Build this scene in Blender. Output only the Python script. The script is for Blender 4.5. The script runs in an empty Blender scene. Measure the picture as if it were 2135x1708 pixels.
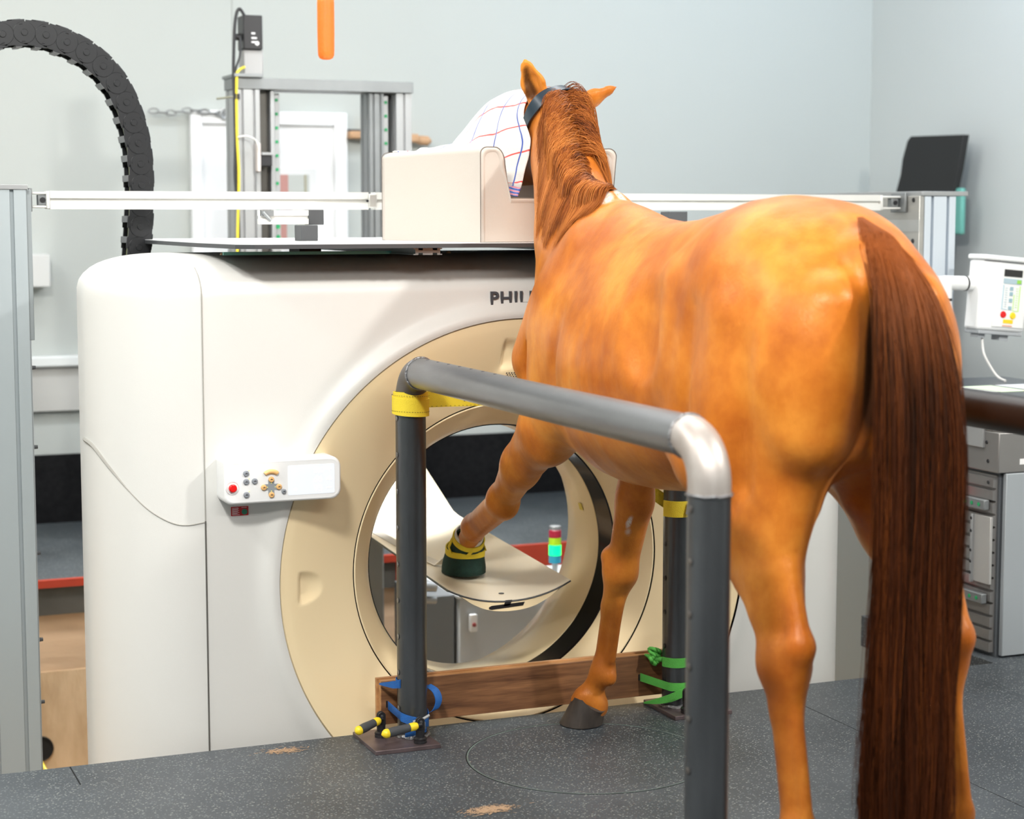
import bpy, math, random
import numpy as np
from mathutils import Vector
random.seed(7); np.random.seed(7)
S = bpy.context.scene
COL = S.collection
PI = math.pi
# ------------------------------------------------------------------ camera
cam_d = bpy.data.cameras.new('camera'); cam = bpy.data.objects.new('camera', cam_d); COL.objects.link(cam)
cam.location = (0, 0, 1.55)
cam.rotation_euler = (math.radians(90 - 6.0), 0, math.radians(-22.5))
cam_d.sensor_width = 36; cam_d.lens = 3840 / 2135 * 36
cam_d.clip_start = 0.05; cam_d.clip_end = 60
cam_d.dof.use_dof = True; cam_d.dof.focus_distance = 5.45; cam_d.dof.aperture_fstop = 3.0
S.camera = cam
# ------------------------------------------------------------------ world and light
W = bpy.data.worlds.new('world'); S.world = W; W.use_nodes = True
W.node_tree.nodes['Background'].inputs[0].default_value = (0.8, 0.88, 1, 1)
W.node_tree.nodes['Background'].inputs[1].default_value = 0.3
S.view_settings.view_transform = 'Standard'; S.view_settings.look = 'None'
S.view_settings.gamma = 1; S.view_settings.use_curve_mapping = False
S.view_settings.exposure = 0.55
def area(name, loc, size, power, col=(1, 1, 1), target=None, sy=None):
    d = bpy.data.lights.new(name, 'AREA'); d.shape = 'RECTANGLE'; d.size = size; d.size_y = sy or size
    d.energy = power; d.color = col
    o = bpy.data.objects.new(name, d); COL.objects.link(o); o.location = loc
    if target:
        o.rotation_euler = (Vector(target) - Vector(loc)).to_track_quat('-Z', 'Y').to_euler()
    return o
area('ceiling_panel_right', (4.9, 1.2, 4.05), 0.28, 112, (1, 0.97, 0.92), (2.2, 5.0, 1.0), 0.28)
area('ceiling_panel_key', (-0.4, 1.4, 4.05), 0.5, 150, (1, 0.98, 0.94), (2.0, 4.2, 1.0), 0.5)
area('fill_front', (1.4, -0.8, 4.05), 3.0, 98, (1, 0.98, 0.95), (2.0, 5.0, 0.8), 0.8)  # soft fill added behind the camera, tilted to brighten the front faces
area('ceiling_panel_mid', (2.4, 4.6, 4.1), 2.6, 26, (1, 0.98, 0.95), None, 0.5)
area('ceiling_panel_back', (1.6, 7.0, 4.1), 6.0, 74, (0.97, 0.99, 1), None, 0.5)
area('ceiling_panel_left', (-1.6, 5.0, 4.1), 0.6, 92, (1, 0.98, 0.95), None, 2.8)
pitl = area('fill_pit', (2.1, 6.95, 4.1), 1.6, 42, (1, 0.99, 0.96), None, 0.4); pitl.data.spread = math.radians(75)  # narrow downlight added over the pit to brighten the couch
area('daylight_spill', (5.4, 6.6, 4.0), 0.7, 36, (0.62, 0.78, 1), (4.9, 9.45, 2.3), 0.7)
# ------------------------------------------------------------------ materials
MATS = {}
def _new(name):
    m = bpy.data.materials.new(name); m.use_nodes = True
    nt = m.node_tree; b = nt.nodes['Principled BSDF']
    return m, nt, b
def N(nt, t, **kw):
    n = nt.nodes.new(t)
    for k, v in kw.items():
        if k in ('inputs',):
            for i, x in v.items(): n.inputs[i].default_value = x
        else: setattr(n, k, v)
    return n
def mat(name, col, rough=0.5, metal=0.0, noise=0.0, nscale=8.0, bump=0.0, bscale=60.0, emit=0.0, coat=0.0, stretch=None, dark=None, spec=None):
    if name in MATS: return MATS[name]
    m, nt, b = _new(name)
    b.inputs['Base Color'].default_value = (*col, 1); b.inputs['Roughness'].default_value = rough
    b.inputs['Metallic'].default_value = metal
    if spec is not None: b.inputs['Specular IOR Level'].default_value = spec
    if coat: b.inputs['Coat Weight'].default_value = coat; b.inputs['Coat Roughness'].default_value = 0.1
    if emit:
        b.inputs['Emission Color'].default_value = (*col, 1); b.inputs['Emission Strength'].default_value = emit
    tc = N(nt, 'ShaderNodeTexCoord'); mp = N(nt, 'ShaderNodeMapping')
    nt.links.new(tc.outputs['Object'], mp.inputs[0])
    if stretch: mp.inputs['Scale'].default_value = stretch
    if noise:
        n = N(nt, 'ShaderNodeTexNoise'); n.inputs['Scale'].default_value = nscale; n.inputs['Detail'].default_value = 6
        nt.links.new(mp.outputs[0], n.inputs['Vector'])
        r = N(nt, 'ShaderNodeMapRange'); r.inputs[1].default_value = 0.3; r.inputs[2].default_value = 0.7
        nt.links.new(n.outputs[0], r.inputs[0])
        mx = N(nt, 'ShaderNodeMix', data_type='RGBA')
        dk = dark or tuple(c * (1 - noise) for c in col)
        mx.inputs[6].default_value = (*dk, 1); mx.inputs[7].default_value = (*col, 1)
        nt.links.new(r.outputs[0], mx.inputs[0]); nt.links.new(mx.outputs[2], b.inputs['Base Color'])
    if bump:
        n = N(nt, 'ShaderNodeTexNoise'); n.inputs['Scale'].default_value = bscale; n.inputs['Detail'].default_value = 4
        nt.links.new(mp.outputs[0], n.inputs['Vector'])
        bp = N(nt, 'ShaderNodeBump'); bp.inputs['Strength'].default_value = bump; bp.inputs['Distance'].default_value = 0.01
        nt.links.new(n.outputs[0], bp.inputs['Height']); nt.links.new(bp.outputs[0], b.inputs['Normal'])
    MATS[name] = m
    return m
WALL = mat('wall_paint', (0.50, 0.53, 0.51), 0.6, bump=0.05, bscale=120)
WALL_R = mat('wall_paint_side', (0.62, 0.65, 0.64), 0.6, bump=0.05, bscale=120)
WHITE = mat('white_plastic', (0.70, 0.695, 0.665), 0.32, bump=0.03, bscale=300)
WHITE2 = mat('white_enamel', (0.82, 0.83, 0.83), 0.35)
BEIGE = mat('beige_plastic', (0.96, 0.79, 0.50), 0.33, coat=0.1)
BEIGE2 = mat('beige_couch', (0.92, 0.82, 0.64), 0.38)
BLACK = mat('black_plastic', (0.012, 0.012, 0.014), 0.4)
GLOSSB = mat('gloss_black', (0.006, 0.006, 0.007), 0.12)
DARKG = mat('dark_grey_plastic', (0.055, 0.058, 0.062), 0.45)
CHAINM = mat('chain_plastic', (0.008, 0.009, 0.011), 0.36)
CLIP = mat('chain_clip', (0.13, 0.135, 0.14), 0.4)
ALU = mat('aluminium', (0.40, 0.41, 0.415), 0.38, 0.55, noise=0.08, nscale=5, stretch=(1, 1, 0.2))
ALU_D = mat('aluminium_dark', (0.27, 0.285, 0.29), 0.42, 0.6, noise=0.15, nscale=6)
ALU_B = mat('bluish_aluminium', (0.42, 0.47, 0.49), 0.4, 0.35)
GROOVE = mat('groove_dark', (0.10, 0.11, 0.12), 0.5, 0.2)  # plain dark grey for the machine body behind its slotted side
STEEL = mat('raw_steel_pipe', (0.15, 0.158, 0.168), 0.33, 0.85, noise=0.5, nscale=7, stretch=(1, 1, 0.25), bump=0.05, bscale=90)
STEELH = mat('ground_steel_pipe', (0.30, 0.305, 0.315), 0.36, 0.8, noise=0.35, nscale=9, stretch=(1, 0.2, 1), bump=0.05, bscale=90)
ELBOW = mat('ground_elbow', (0.55, 0.51, 0.48), 0.42, 0.55, noise=0.28, nscale=10, dark=(0.42, 0.36, 0.32))
ELBOWD = mat('dull_elbow', (0.16, 0.145, 0.135), 0.4, 0.7, noise=0.3, nscale=10)
PIPEBR = mat('dark_oiled_pipe', (0.045, 0.036, 0.033), 0.35, 0.7, noise=0.3, nscale=6)
WELD = mat('weld_bead', (0.36, 0.36, 0.37), 0.35, 0.9, noise=0.5, nscale=90, bump=0.6, bscale=150)
PLATE = mat('purple_brown_plate', (0.22, 0.165, 0.17), 0.38, 0.6, noise=0.45, nscale=12)
YEL = mat('yellow_plastic', (0.85, 0.62, 0.02), 0.35)
YWEB = mat('yellow_webbing', (0.78, 0.60, 0.03), 0.75, bump=0.3, bscale=400)
BWEB = mat('blue_webbing', (0.012, 0.12, 0.42), 0.6, noise=0.3, nscale=30, bump=0.3, bscale=400)
GWEB = mat('green_webbing', (0.10, 0.47, 0.07), 0.7, noise=0.15, nscale=20, bump=0.3, bscale=400)
STITCH = mat('dark_stitching', (0.12, 0.10, 0.03), 0.8)
RED = mat('red_paint', (0.42, 0.045, 0.02), 0.45, noise=0.12, nscale=6)
REDB = mat('red_plastic', (0.70, 0.01, 0.01), 0.25)
ORANGE = mat('orange_vinyl', (0.95, 0.16, 0.01), 0.5, bump=0.2, bscale=90)
CONC = mat('stained_concrete', (0.66, 0.50, 0.33), 0.85, noise=0.5, nscale=6, dark=(0.30, 0.19, 0.09), bump=0.8, bscale=18, stretch=(1, 1, 0.35))
CONC2 = mat('smooth_concrete', (0.70, 0.50, 0.33), 0.8, noise=0.3, nscale=5, stretch=(0.4, 1, 1.6), bump=0.3, bscale=12)
KICK = mat('black_rubber_lining', (0.006, 0.006, 0.007), 0.9, noise=0.5, nscale=40, dark=(0.012, 0.012, 0.013), spec=0.15)
VINYL = mat('cream_vinyl', (0.56, 0.50, 0.44), 0.42, bump=0.06, bscale=200)
PIPING = mat('dark_seam', (0.17, 0.14, 0.12), 0.6)
TIMBER_LT = mat('pale_wood', (0.60, 0.36, 0.20), 0.6, noise=0.2, nscale=5)
SCREEN = mat('display_glass', (0.72, 0.76, 0.82), 0.2, emit=0.22)
DIGIT = mat('display_digits', (1.0, 0.86, 0.62), 0.5, emit=0.6)
PEACH = mat('peach_button', (0.85, 0.50, 0.20), 0.35)
GREYBTN = mat('grey_button', (0.26, 0.28, 0.31), 0.35)
GREYPAD = mat('grey_pad', (0.28, 0.31, 0.33), 0.5)
GREENDOT = mat('green_dot', (0.01, 0.30, 0.10), 0.5)
MINT = mat('teal_sheet', (0.14, 0.42, 0.36), 0.5)
CABLE_BK = mat('black_cable', (0.02, 0.02, 0.022), 0.5)
CABLE_Y = mat('yellow_cable', (0.75, 0.60, 0.04), 0.5)
CABLE_W = mat('white_cable', (0.72, 0.72, 0.70), 0.5)
MACH = mat('grey_panel', (0.33, 0.36, 0.38), 0.42, 0.1)
MACHD = mat('grey_extrusion', (0.30, 0.29, 0.28), 0.38, 0.65, noise=0.1, nscale=4)
LABELW = mat('white_label', (0.8, 0.8, 0.8), 0.5)

def floor_mat(name, circle=False):
    m, nt, b = _new(name)
    tc = N(nt, 'ShaderNodeTexCoord')
    base = N(nt, 'ShaderNodeTexNoise'); base.inputs['Scale'].default_value = 1.7; base.inputs['Detail'].default_value = 5
    nt.links.new(tc.outputs['Object'], base.inputs['Vector'])
    cr = N(nt, 'ShaderNodeValToRGB'); e = cr.color_ramp.elements
    e[0].position = 0.3; e[0].color = (0.032, 0.039, 0.046, 1); e[1].position = 0.75; e[1].color = (0.078, 0.089, 0.100, 1)
    nt.links.new(base.outputs[0], cr.inputs[0])
    cur = cr.outputs[0]
    for i, (sc, th, keep, rot, colr) in enumerate(((85, 0.24, 0.52, 0.6, (0.32, 0.345, 0.315)), (135, 0.27, 0.60, 2.1, (0.19, 0.22, 0.225)))):
        mp = N(nt, 'ShaderNodeMapping'); mp.inputs['Rotation'].default_value = (0, 0, rot); mp.inputs['Scale'].default_value = (1, 1.9 - i * 0.7, 1)
        dn = N(nt, 'ShaderNodeTexNoise'); dn.inputs['Scale'].default_value = 60
        nt.links.new(tc.outputs['Object'], dn.inputs['Vector'])
        add = N(nt, 'ShaderNodeVectorMath', operation='MULTIPLY_ADD'); add.inputs[1].default_value = (0.012,) * 3
        nt.links.new(dn.outputs['Color'], add.inputs[0]); nt.links.new(tc.outputs['Object'], add.inputs[2])
        nt.links.new(add.outputs[0], mp.inputs[0])
        v = N(nt, 'ShaderNodeTexVoronoi'); v.inputs['Scale'].default_value = sc
        nt.links.new(mp.outputs[0], v.inputs['Vector'])
        sep = N(nt, 'ShaderNodeSeparateColor'); nt.links.new(v.outputs['Color'], sep.inputs[0])
        lt = N(nt, 'ShaderNodeMath', operation='LESS_THAN'); lt.inputs[1].default_value = th
        nt.links.new(v.outputs['Distance'], lt.inputs[0])
        gt = N(nt, 'ShaderNodeMath', operation='GREATER_THAN'); gt.inputs[1].default_value = keep
        nt.links.new(sep.outputs[0], gt.inputs[0])
        mu = N(nt, 'ShaderNodeMath', operation='MULTIPLY'); nt.links.new(lt.outputs[0], mu.inputs[0]); nt.links.new(gt.outputs[0], mu.inputs[1])
        mx = N(nt, 'ShaderNodeMix', data_type='RGBA'); nt.links.new(mu.outputs[0], mx.inputs[0])
        nt.links.new(cur, mx.inputs[6]); mx.inputs[7].default_value = (*colr, 1)
        cur = mx.outputs[2]
    nt.links.new(cur, b.inputs['Base Color'])
    rn = N(nt, 'ShaderNodeTexNoise'); rn.inputs['Scale'].default_value = 3
    nt.links.new(tc.outputs['Object'], rn.inputs['Vector'])
    rr = N(nt, 'ShaderNodeMapRange'); rr.inputs[3].default_value = 0.34; rr.inputs[4].default_value = 0.52
    nt.links.new(rn.outputs[0], rr.inputs[0]); nt.links.new(rr.outputs[0], b.inputs['Roughness'])
    bn = N(nt, 'ShaderNodeTexNoise'); bn.inputs['Scale'].default_value = 220
    nt.links.new(tc.outputs['Object'], bn.inputs['Vector'])
    bp = N(nt, 'ShaderNodeBump'); bp.inputs['Strength'].default_value = 0.12; bp.inputs['Distance'].default_value = 0.004
    nt.links.new(bn.outputs[0], bp.inputs['Height']); nt.links.new(bp.outputs[0], b.inputs['Normal'])
    return m
FLOOR = floor_mat('speckled_rubber_floor')

def wood_mat(name, c1, c2, ax=(0.6, 9, 9)):
    m, nt, b = _new(name)
    tc = N(nt, 'ShaderNodeTexCoord'); mp = N(nt, 'ShaderNodeMapping'); mp.inputs['Scale'].default_value = ax
    nt.links.new(tc.outputs['Object'], mp.inputs[0])
    n = N(nt, 'ShaderNodeTexNoise'); n.inputs['Scale'].default_value = 3; n.inputs['Detail'].default_value = 8; n.inputs['Distortion'].default_value = 0.8
    nt.links.new(mp.outputs[0], n.inputs['Vector'])
    n2 = N(nt, 'ShaderNodeTexNoise'); n2.inputs['Scale'].default_value = 26; n2.inputs['Detail'].default_value = 3
    nt.links.new(mp.outputs[0], n2.inputs['Vector'])
    ad = N(nt, 'ShaderNodeMath', operation='MULTIPLY_ADD'); ad.inputs[1].default_value = 0.35
    nt.links.new(n2.outputs[0], ad.inputs[0]); nt.links.new(n.outputs[0], ad.inputs[2])
    cr = N(nt, 'ShaderNodeValToRGB'); e = cr.color_ramp.elements
    e[0].position = 0.45; e[0].color = (*c1, 1); e[1].position = 0.85; e[1].color = (*c2, 1)
    nt.links.new(ad.outputs[0], cr.inputs[0]); nt.links.new(cr.outputs[0], b.inputs['Base Color'])
    b.inputs['Roughness'].default_value = 0.42
    return m
WOOD = wood_mat('walnut_plank', (0.075, 0.028, 0.012), (0.26, 0.12, 0.05))
WOODE = wood_mat('plank_edge', (0.30, 0.13, 0.045), (0.52, 0.27, 0.11))

# ------------------------------------------------------------------ mesh helpers
ORG = {}
def tag(o, label=None, cat=None, group=None, kind=None):
    if label: o['label'] = label
    if cat: o['category'] = cat
    if group: o['group'] = group
    if kind: o['kind'] = kind
    return o
def empty(name, loc, label, cat, group=None):
    o = bpy.data.objects.new(name, None); COL.objects.link(o); o.location = loc; o.empty_display_size = 0.1
    ORG[o] = Vector(loc); return tag(o, label, cat, group)
class MB:
    def __init__(s): s.v = []; s.f = []; s.mi = []; s.cur = 0
    def m(s, i): s.cur = i; return s
    def add(s, vs, fs):
        k = len(s.v); s.v += [tuple(map(float, p)) for p in vs]
        s.f += [tuple(k + i for i in f) for f in fs]; s.mi += [s.cur] * len(fs); return s
    def box(s, x0, x1, y0, y1, z0, z1):
        return s.add([(x0, y0, z0), (x1, y0, z0), (x1, y1, z0), (x0, y1, z0), (x0, y0, z1), (x1, y0, z1), (x1, y1, z1), (x0, y1, z1)],
                     [(0, 3, 2, 1), (4, 5, 6, 7), (0, 1, 5, 4), (1, 2, 6, 5), (2, 3, 7, 6), (3, 0, 4, 7)])
    def prism(s, pts, axis, a0, a1):
        n = len(pts)
        def P(p, a):
            return {'y': (p[0], a, p[1]), 'x': (a, p[0], p[1]), 'z': (p[0], p[1], a)}[axis]
        vs = [P(p, a0) for p in pts] + [P(p, a1) for p in pts]
        fs = [tuple(range(n)), tuple(range(2 * n - 1, n - 1, -1))] + [(i, i + n, (i + 1) % n + n, (i + 1) % n) for i in range(n)]
        return s.add(vs, fs)
    def tube(s, pts, r, n=16, caps=True, closed=False, flat=None):
        P = [Vector(p) for p in pts]; m = len(P); R = r if hasattr(r, '__len__') else [r] * m
        T = []
        for i in range(m):
            a = P[(i - 1) % m] if (closed or i) else P[i]; b = P[(i + 1) % m] if (closed or i < m - 1) else P[i]
            T.append((b - a).normalized())
        up = Vector((0, 0, 1)) if abs(T[0].z) < 0.9 else Vector((1, 0, 0))
        u = T[0].cross(up).normalized(); vs = []
        for i in range(m):
            u = (u - T[i] * u.dot(T[i])).normalized(); w = T[i].cross(u)
            for k in range(n):
                a = 2 * PI * k / n; vs.append(P[i] + (u * math.cos(a) + w * math.sin(a)) * R[i])
        fs = [(i * n + k, i * n + (k + 1) % n, ((i + 1) % m) * n + (k + 1) % n, ((i + 1) % m) * n + k) for i in range(m if closed else m - 1) for k in range(n)]
        if caps and not closed: fs += [tuple(range(n - 1, -1, -1)), tuple(range((m - 1) * n, m * n))]
        return s.add(vs, fs)
    def lathe(s, prof, c, axis='z', n=32):
        vs = []; m = len(prof)
        for r, h in prof:
            for k in range(n):
                a = 2 * PI * k / n; x, y = r * math.cos(a), r * math.sin(a)
                vs.append({'z': (c[0] + x, c[1] + y, c[2] + h), 'y': (c[0] + x, c[1] + h, c[2] + y), 'x': (c[0] + h, c[1] + x, c[2] + y)}[axis])
        fs = [(i * n + k, i * n + (k + 1) % n, (i + 1) * n + (k + 1) % n, (i + 1) * n + k) for i in range(m - 1) for k in range(n)]
        return s.add(vs, fs)
    def cyl(s, a, b, r, n=20): return s.tube([a, b], r, n)
    def grid(s, P, closed_u=False, closed_v=False):
        nu, nv = len(P), len(P[0]); vs = [p for row in P for p in row]
        fs = [(i * nv + j, i * nv + (j + 1) % nv, ((i + 1) % nu) * nv + (j + 1) % nv, ((i + 1) % nu) * nv + j)
              for i in range(nu if closed_u else nu - 1) for j in range(nv if closed_v else nv - 1)]
        return s.add(vs, fs)
    def ribbon(s, pts, nrm, w, th=0.003):
        # flat band: pts centre line, nrm outward normal per point, w width direction vectors (full width)
        vs = []; m = len(pts)
        for p, n_, d in zip(pts, nrm, w):
            p = Vector(p); n_ = Vector(n_).normalized() * th; d = Vector(d) * 0.5
            vs += [p - d, p + d, p + d + n_, p - d + n_]
        fs = [(i * 4 + k, i * 4 + (k + 1) % 4, (i + 1) * 4 + (k + 1) % 4, (i + 1) * 4 + k) for i in range(m - 1) for k in range(4)]
        fs += [(3, 2, 1, 0), tuple((m - 1) * 4 + k for k in range(4))]
        return s.add(vs, fs)
    def build(s, name, mats, parent=None, bevel=0, seg=2, smooth=35, solid=0, fix=True, sub=0):
        me = bpy.data.meshes.new(name); org = ORG[parent] if parent else Vector((0, 0, 0))
        if parent is None and s.v:
            a = np.array(s.v); org = Vector((float(a[:, 0].mean()), float(a[:, 1].mean()), float(a[:, 2].min())))
        me.from_pydata([(p[0] - org.x, p[1] - org.y, p[2] - org.z) for p in s.v], [], s.f)
        if not isinstance(mats, (list, tuple)): mats = [mats]
        for m_ in mats: me.materials.append(m_)
        if len(mats) > 1: me.polygons.foreach_set('material_index', s.mi)
        if fix:
            import bmesh
            bm = bmesh.new(); bm.from_mesh(me); bmesh.ops.recalc_face_normals(bm, faces=bm.faces); bm.to_mesh(me); bm.free()
        me.polygons.foreach_set('use_smooth', [True] * len(me.polygons))
        me.set_sharp_from_angle(angle=math.radians(smooth))
        o = bpy.data.objects.new(name, me); COL.objects.link(o)
        if parent: o.parent = parent
        else: o.location = org
        ORG[o] = org
        if solid:
            md = o.modifiers.new('solid', 'SOLIDIFY'); md.thickness = solid; md.offset = 0
        if sub:
            md = o.modifiers.new('sub', 'SUBSURF'); md.levels = sub; md.render_levels = sub
        if bevel:
            md = o.modifiers.new('bevel', 'BEVEL'); md.width = bevel; md.segments = seg; md.limit_method = 'ANGLE'; md.angle_limit = math.radians(40)
            md.harden_normals = False
        me.update()
        return o
def thing(mb, name, m, label, cat, group=None, **kw): return tag(mb.build(name, m, None, **kw), label, cat, group)
def struct(mb, name, m, **kw): o = mb.build(name, m, None, **kw); o['kind'] = 'structure'; return o
def copy_tree(o, parent=None, loc=None):
    c = o.copy(); COL.objects.link(c)
    if parent: c.parent = parent
    if loc is not None: c.location = loc
    for ch in [x for x in list(COL.objects) if x.parent == o]: copy_tree(ch, c)
    return c
def text_part(name, s, size, loc, m, parent, extr=0.002, offset=0.0, rot=(PI / 2, 0, 0), sx=1.0, spc=1.0):
    cu = bpy.data.curves.new(name, 'FONT'); cu.body = s; cu.size = size; cu.extrude = extr; cu.offset = offset; cu.space_character = spc
    t = bpy.data.objects.new(name, cu); COL.objects.link(t)
    bpy.context.view_layer.update()
    me = bpy.data.meshes.new_from_object(t.evaluated_get(bpy.context.evaluated_depsgraph_get()))
    bpy.data.objects.remove(t)
    me.name = name; me.materials.clear(); me.materials.append(m)
    import mathutils
    M = mathutils.Matrix.Translation(Vector(loc) - ORG[parent]) @ mathutils.Euler(rot).to_matrix().to_4x4() @ mathutils.Matrix.Diagonal((sx, 1, 1, 1))
    me.transform(M)
    o = bpy.data.objects.new(name, me); COL.objects.link(o); o.parent = parent; ORG[o] = ORG[parent]
    return o
def rrect(x0, x1, z0, z1, r, n=5):
    pts = []
    for cx, cz, a0 in ((x1 - r, z1 - r, 0), (x0 + r, z1 - r, 90), (x0 + r, z0 + r, 180), (x1 - r, z0 + r, 270)):
        for k in range(n + 1):
            a = math.radians(a0 + 90 * k / n); pts.append((cx + r * math.cos(a), cz + r * math.sin(a)))
    return pts
def slot_profile(mb, axis, a0, a1, cu, cv, w, h, slots_u=1, slots_v=1, sw=0.010, sd=0.008):
    """T-slot extrusion section: rectangle w x h centred (cu,cv) with notches on each face."""
    pts = []
    def side(p0, p1, inw, n):
        p0 = Vector(p0); p1 = Vector(p1); L = (p1 - p0).length; d = (p1 - p0) / L; inw = Vector(inw)
        pts.append(tuple(p0))
        for i in range(n):
            c = L * (i + 0.5) / n
            pts.extend([tuple(p0 + d * (c - sw / 2)), tuple(p0 + d * (c - sw / 2) + inw * sd), tuple(p0 + d * (c + sw / 2) + inw * sd), tuple(p0 + d * (c + sw / 2))])
    a, b = w / 2, h / 2
    side((cu - a, cv - b), (cu + a, cv - b), (0, 1), slots_u); side((cu + a, cv - b), (cu + a, cv + b), (-1, 0), slots_v)
    side((cu + a, cv + b), (cu - a, cv + b), (0, -1), slots_u); side((cu - a, cv + b), (cu - a, cv - b), (1, 0), slots_v)
    return mb.prism(pts, axis, a0, a1)
# ------------------------------------------------------------------ room shell
X0, X1, YB, ZC = -3.0, 6.23, 9.45, 4.2
struct(MB().box(X0, X1, -3, 5.17, -0.12, 0), 'floor', FLOOR)
struct(MB().box(X0, X1, 7.936, YB, -0.012, 0), 'floor', FLOOR)
struct(MB().box(3.96, X1, 5.172, 6.0, -0.12, -0.0005), 'floor', FLOOR)
struct(MB().box(X0 - 0.1, X1 + 0.1, 5.0, 8.1, -1.12, -1.0), 'floor', CONC)
struct(MB().box(X0, X1, 5.05, 5.17, -1.0, -0.12), 'wall_pit_near', CONC)
pit = MB().box(X0, X1, 7.93, 8.06, -1.0, -0.40); struct(pit, 'wall_pit_far', CONC)
struct(MB().box(X0, X1, 7.935, 8.06, -0.40, -0.15), 'wall_pit_ledge', CONC2)
struct(MB().box(X0, 2.7, 7.915, 8.06, -0.15, -0.025), 'trim_1', mat('dull_steel_strip', (0.13, 0.125, 0.11), 0.5, 0.4, noise=0.4, nscale=4))
struct(MB().box(X0, 2.7, 7.905, 7.935, -0.030, 0.003), 'trim_2', RED)
struct(MB().box(2.7, X1, 7.905, 7.935, -0.15, 0.003), 'trim_3', RED)
# back wall in two panels with a joint
struct(MB().box(X0 - 0.1, 2.352, YB, YB + 0.12, -0.1, ZC), 'wall_back', WALL)
struct(MB().box(2.358, X1 + 0.1, YB, YB + 0.12, -0.1, ZC), 'wall_back', WALL)
struct(MB().box(2.352, 2.358, YB + 0.004, YB + 0.12, -0.1, ZC), 'trim_4', mat('joint_filler', (0.42, 0.44, 0.43), 0.6))
struct(MB().box(X1, X1 + 0.12, -3.1, YB, -1.0, ZC), 'wall_right', WALL_R)
struct(MB().box(X0 - 0.12, X0, -3.1, YB, -1.0, ZC), 'wall_left', WALL)
struct(MB().box(X0 - 0.1, X1 + 0.1, -3.12, -3.0, -0.1, ZC), 'wall_front', WALL)
struct(MB().box(X0 - 0.1, X1 + 0.1, -3.1, YB + 0.1, ZC, ZC + 0.1), 'ceiling', mat('ceiling_paint', (0.75, 0.76, 0.75), 0.7))
struct(MB().box(X0, X1, YB - 0.03, YB, 0, 0.347), 'baseboard_back', KICK)
# floor marks: the round cut-out and the short joint line
def ring_strip(c, r0, r1, z0, z1, n=96):
    mb = MB(); vs = []
    for r, z in ((r0, z0), (r0, z1), (r1, z1), (r1, z0)):
        for k in range(n):
            a = 2 * PI * k / n; vs.append((c[0] + r * math.cos(a), c[1] + r * math.sin(a), z))
    fs = [(i * n + k, i * n + (k + 1) % n, ((i + 1) % 4) * n + (k + 1) % n, ((i + 1) % 4) * n + k) for i in range(4) for k in range(n)]
    return mb.add(vs, fs)
CC = (2.185, 4.70)
struct(ring_strip(CC, 0.347, 0.351, -0.001, 0.0008), 'trim_5', mat('pale_cut_edge', (0.17, 0.22, 0.20), 0.6, noise=0.5, nscale=9))
struct(ring_strip(CC, 0.351, 0.354, -0.001, 0.0006), 'trim_6', mat('dark_cut', (0.006, 0.007, 0.008), 0.8))
jl = MB().box(0.785, 0.789, 4.99, 5.165, -0.001, 0.0008); struct(jl, 'trim_7', MATS['dark_cut'])
for x_ in (3.05,):
    struct(MB().box(x_, x_ + 0.002, -3, 5.165, -0.001, 0.0004), 'trim_8', MATS['dark_cut'])
# hole with yellow hose in the far pit wall
h = MB(); h.lathe([(0.052, -0.002), (0.052, 0.004), (0.0, 0.004)], (1.085, 7.928, -0.735), 'y', 28)
hole = MB().lathe([(0.0, 0.0), (0.052, 0.0), (0.056, -0.004), (0.052, -0.006), (0.05, -0.003), (0.0, -0.003)], (1.085, 7.93, -0.735), 'y', 28)
struct(hole, 'trim_9', mat('hole_dark', (0.004, 0.004, 0.004), 0.9))
thing(MB().tube([(1.06, 7.90, -0.74), (1.075, 7.84, -0.77), (1.11, 7.76, -0.84), (1.14, 7.70, -0.96), (1.16, 7.6, -0.985)], 0.008, 10), 'hose', YEL,
      'thin yellow hose hanging out of the round hole in the concrete pit wall', 'hose')
# dried hay and smears on the floor
def smear(cx, cy, n, sp, label, name='hay_dust'):
    mb = MB(); rnd = random.Random(int(cx * 100))
    for i in range(n):
        a = rnd.gauss(0.2, 0.5); x = cx + rnd.gauss(0, sp); y = cy + rnd.gauss(0, sp * 0.45); L = rnd.uniform(0.004, 0.017)
        dx, dy = math.cos(a) * L, math.sin(a) * L; w = rnd.uniform(0.0006, 0.0016)
        px, py = -dy / L * w, dx / L * w; z = 0.0008 + rnd.random() * 0.001
        mb.add([(x - px, y - py, z), (x + px, y + py, z), (x + dx + px, y + dy + py, z), (x + dx - px, y + dy - py, z)], [(0, 1, 2, 3)])
    o = mb.build(name, mat('hay_tan', (0.50, 0.33, 0.20), 0.9), None, fix=False); tag(o, label, 'dust', None, 'stuff')
smear(1.74, 4.36, 420, 0.030, 'pale brown patch of hay dust on the dark floor at the front edge')
smear(1.385, 5.085, 200, 0.03, 'faint brown dust patch by the platform edge in front of the scanner')
# door and frame
dr = MB().box(2.60, 2.90, YB - 0.02, YB, 0, 2.02); 
d_o = tag(empty('door_1', (2.54, YB - 0.02, 0), None, None), kind='structure')
DW = mat('door_white', (0.86, 0.87, 0.88), 0.45)
MB().box(2.17, 2.885, YB - 0.025, YB - 0.001, 0, 2.02).build('door_panel', DW, d_o)
MB().box(2.12, 2.18, YB - 0.05, YB - 0.001, 0, 2.09).box(2.885, 2.955, YB - 0.05, YB - 0.001, 0, 2.09).box(2.18, 2.885, YB - 0.05, YB - 0.001, 2.02, 2.09).build('door_frame', DW, d_o, bevel=0.006)
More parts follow.
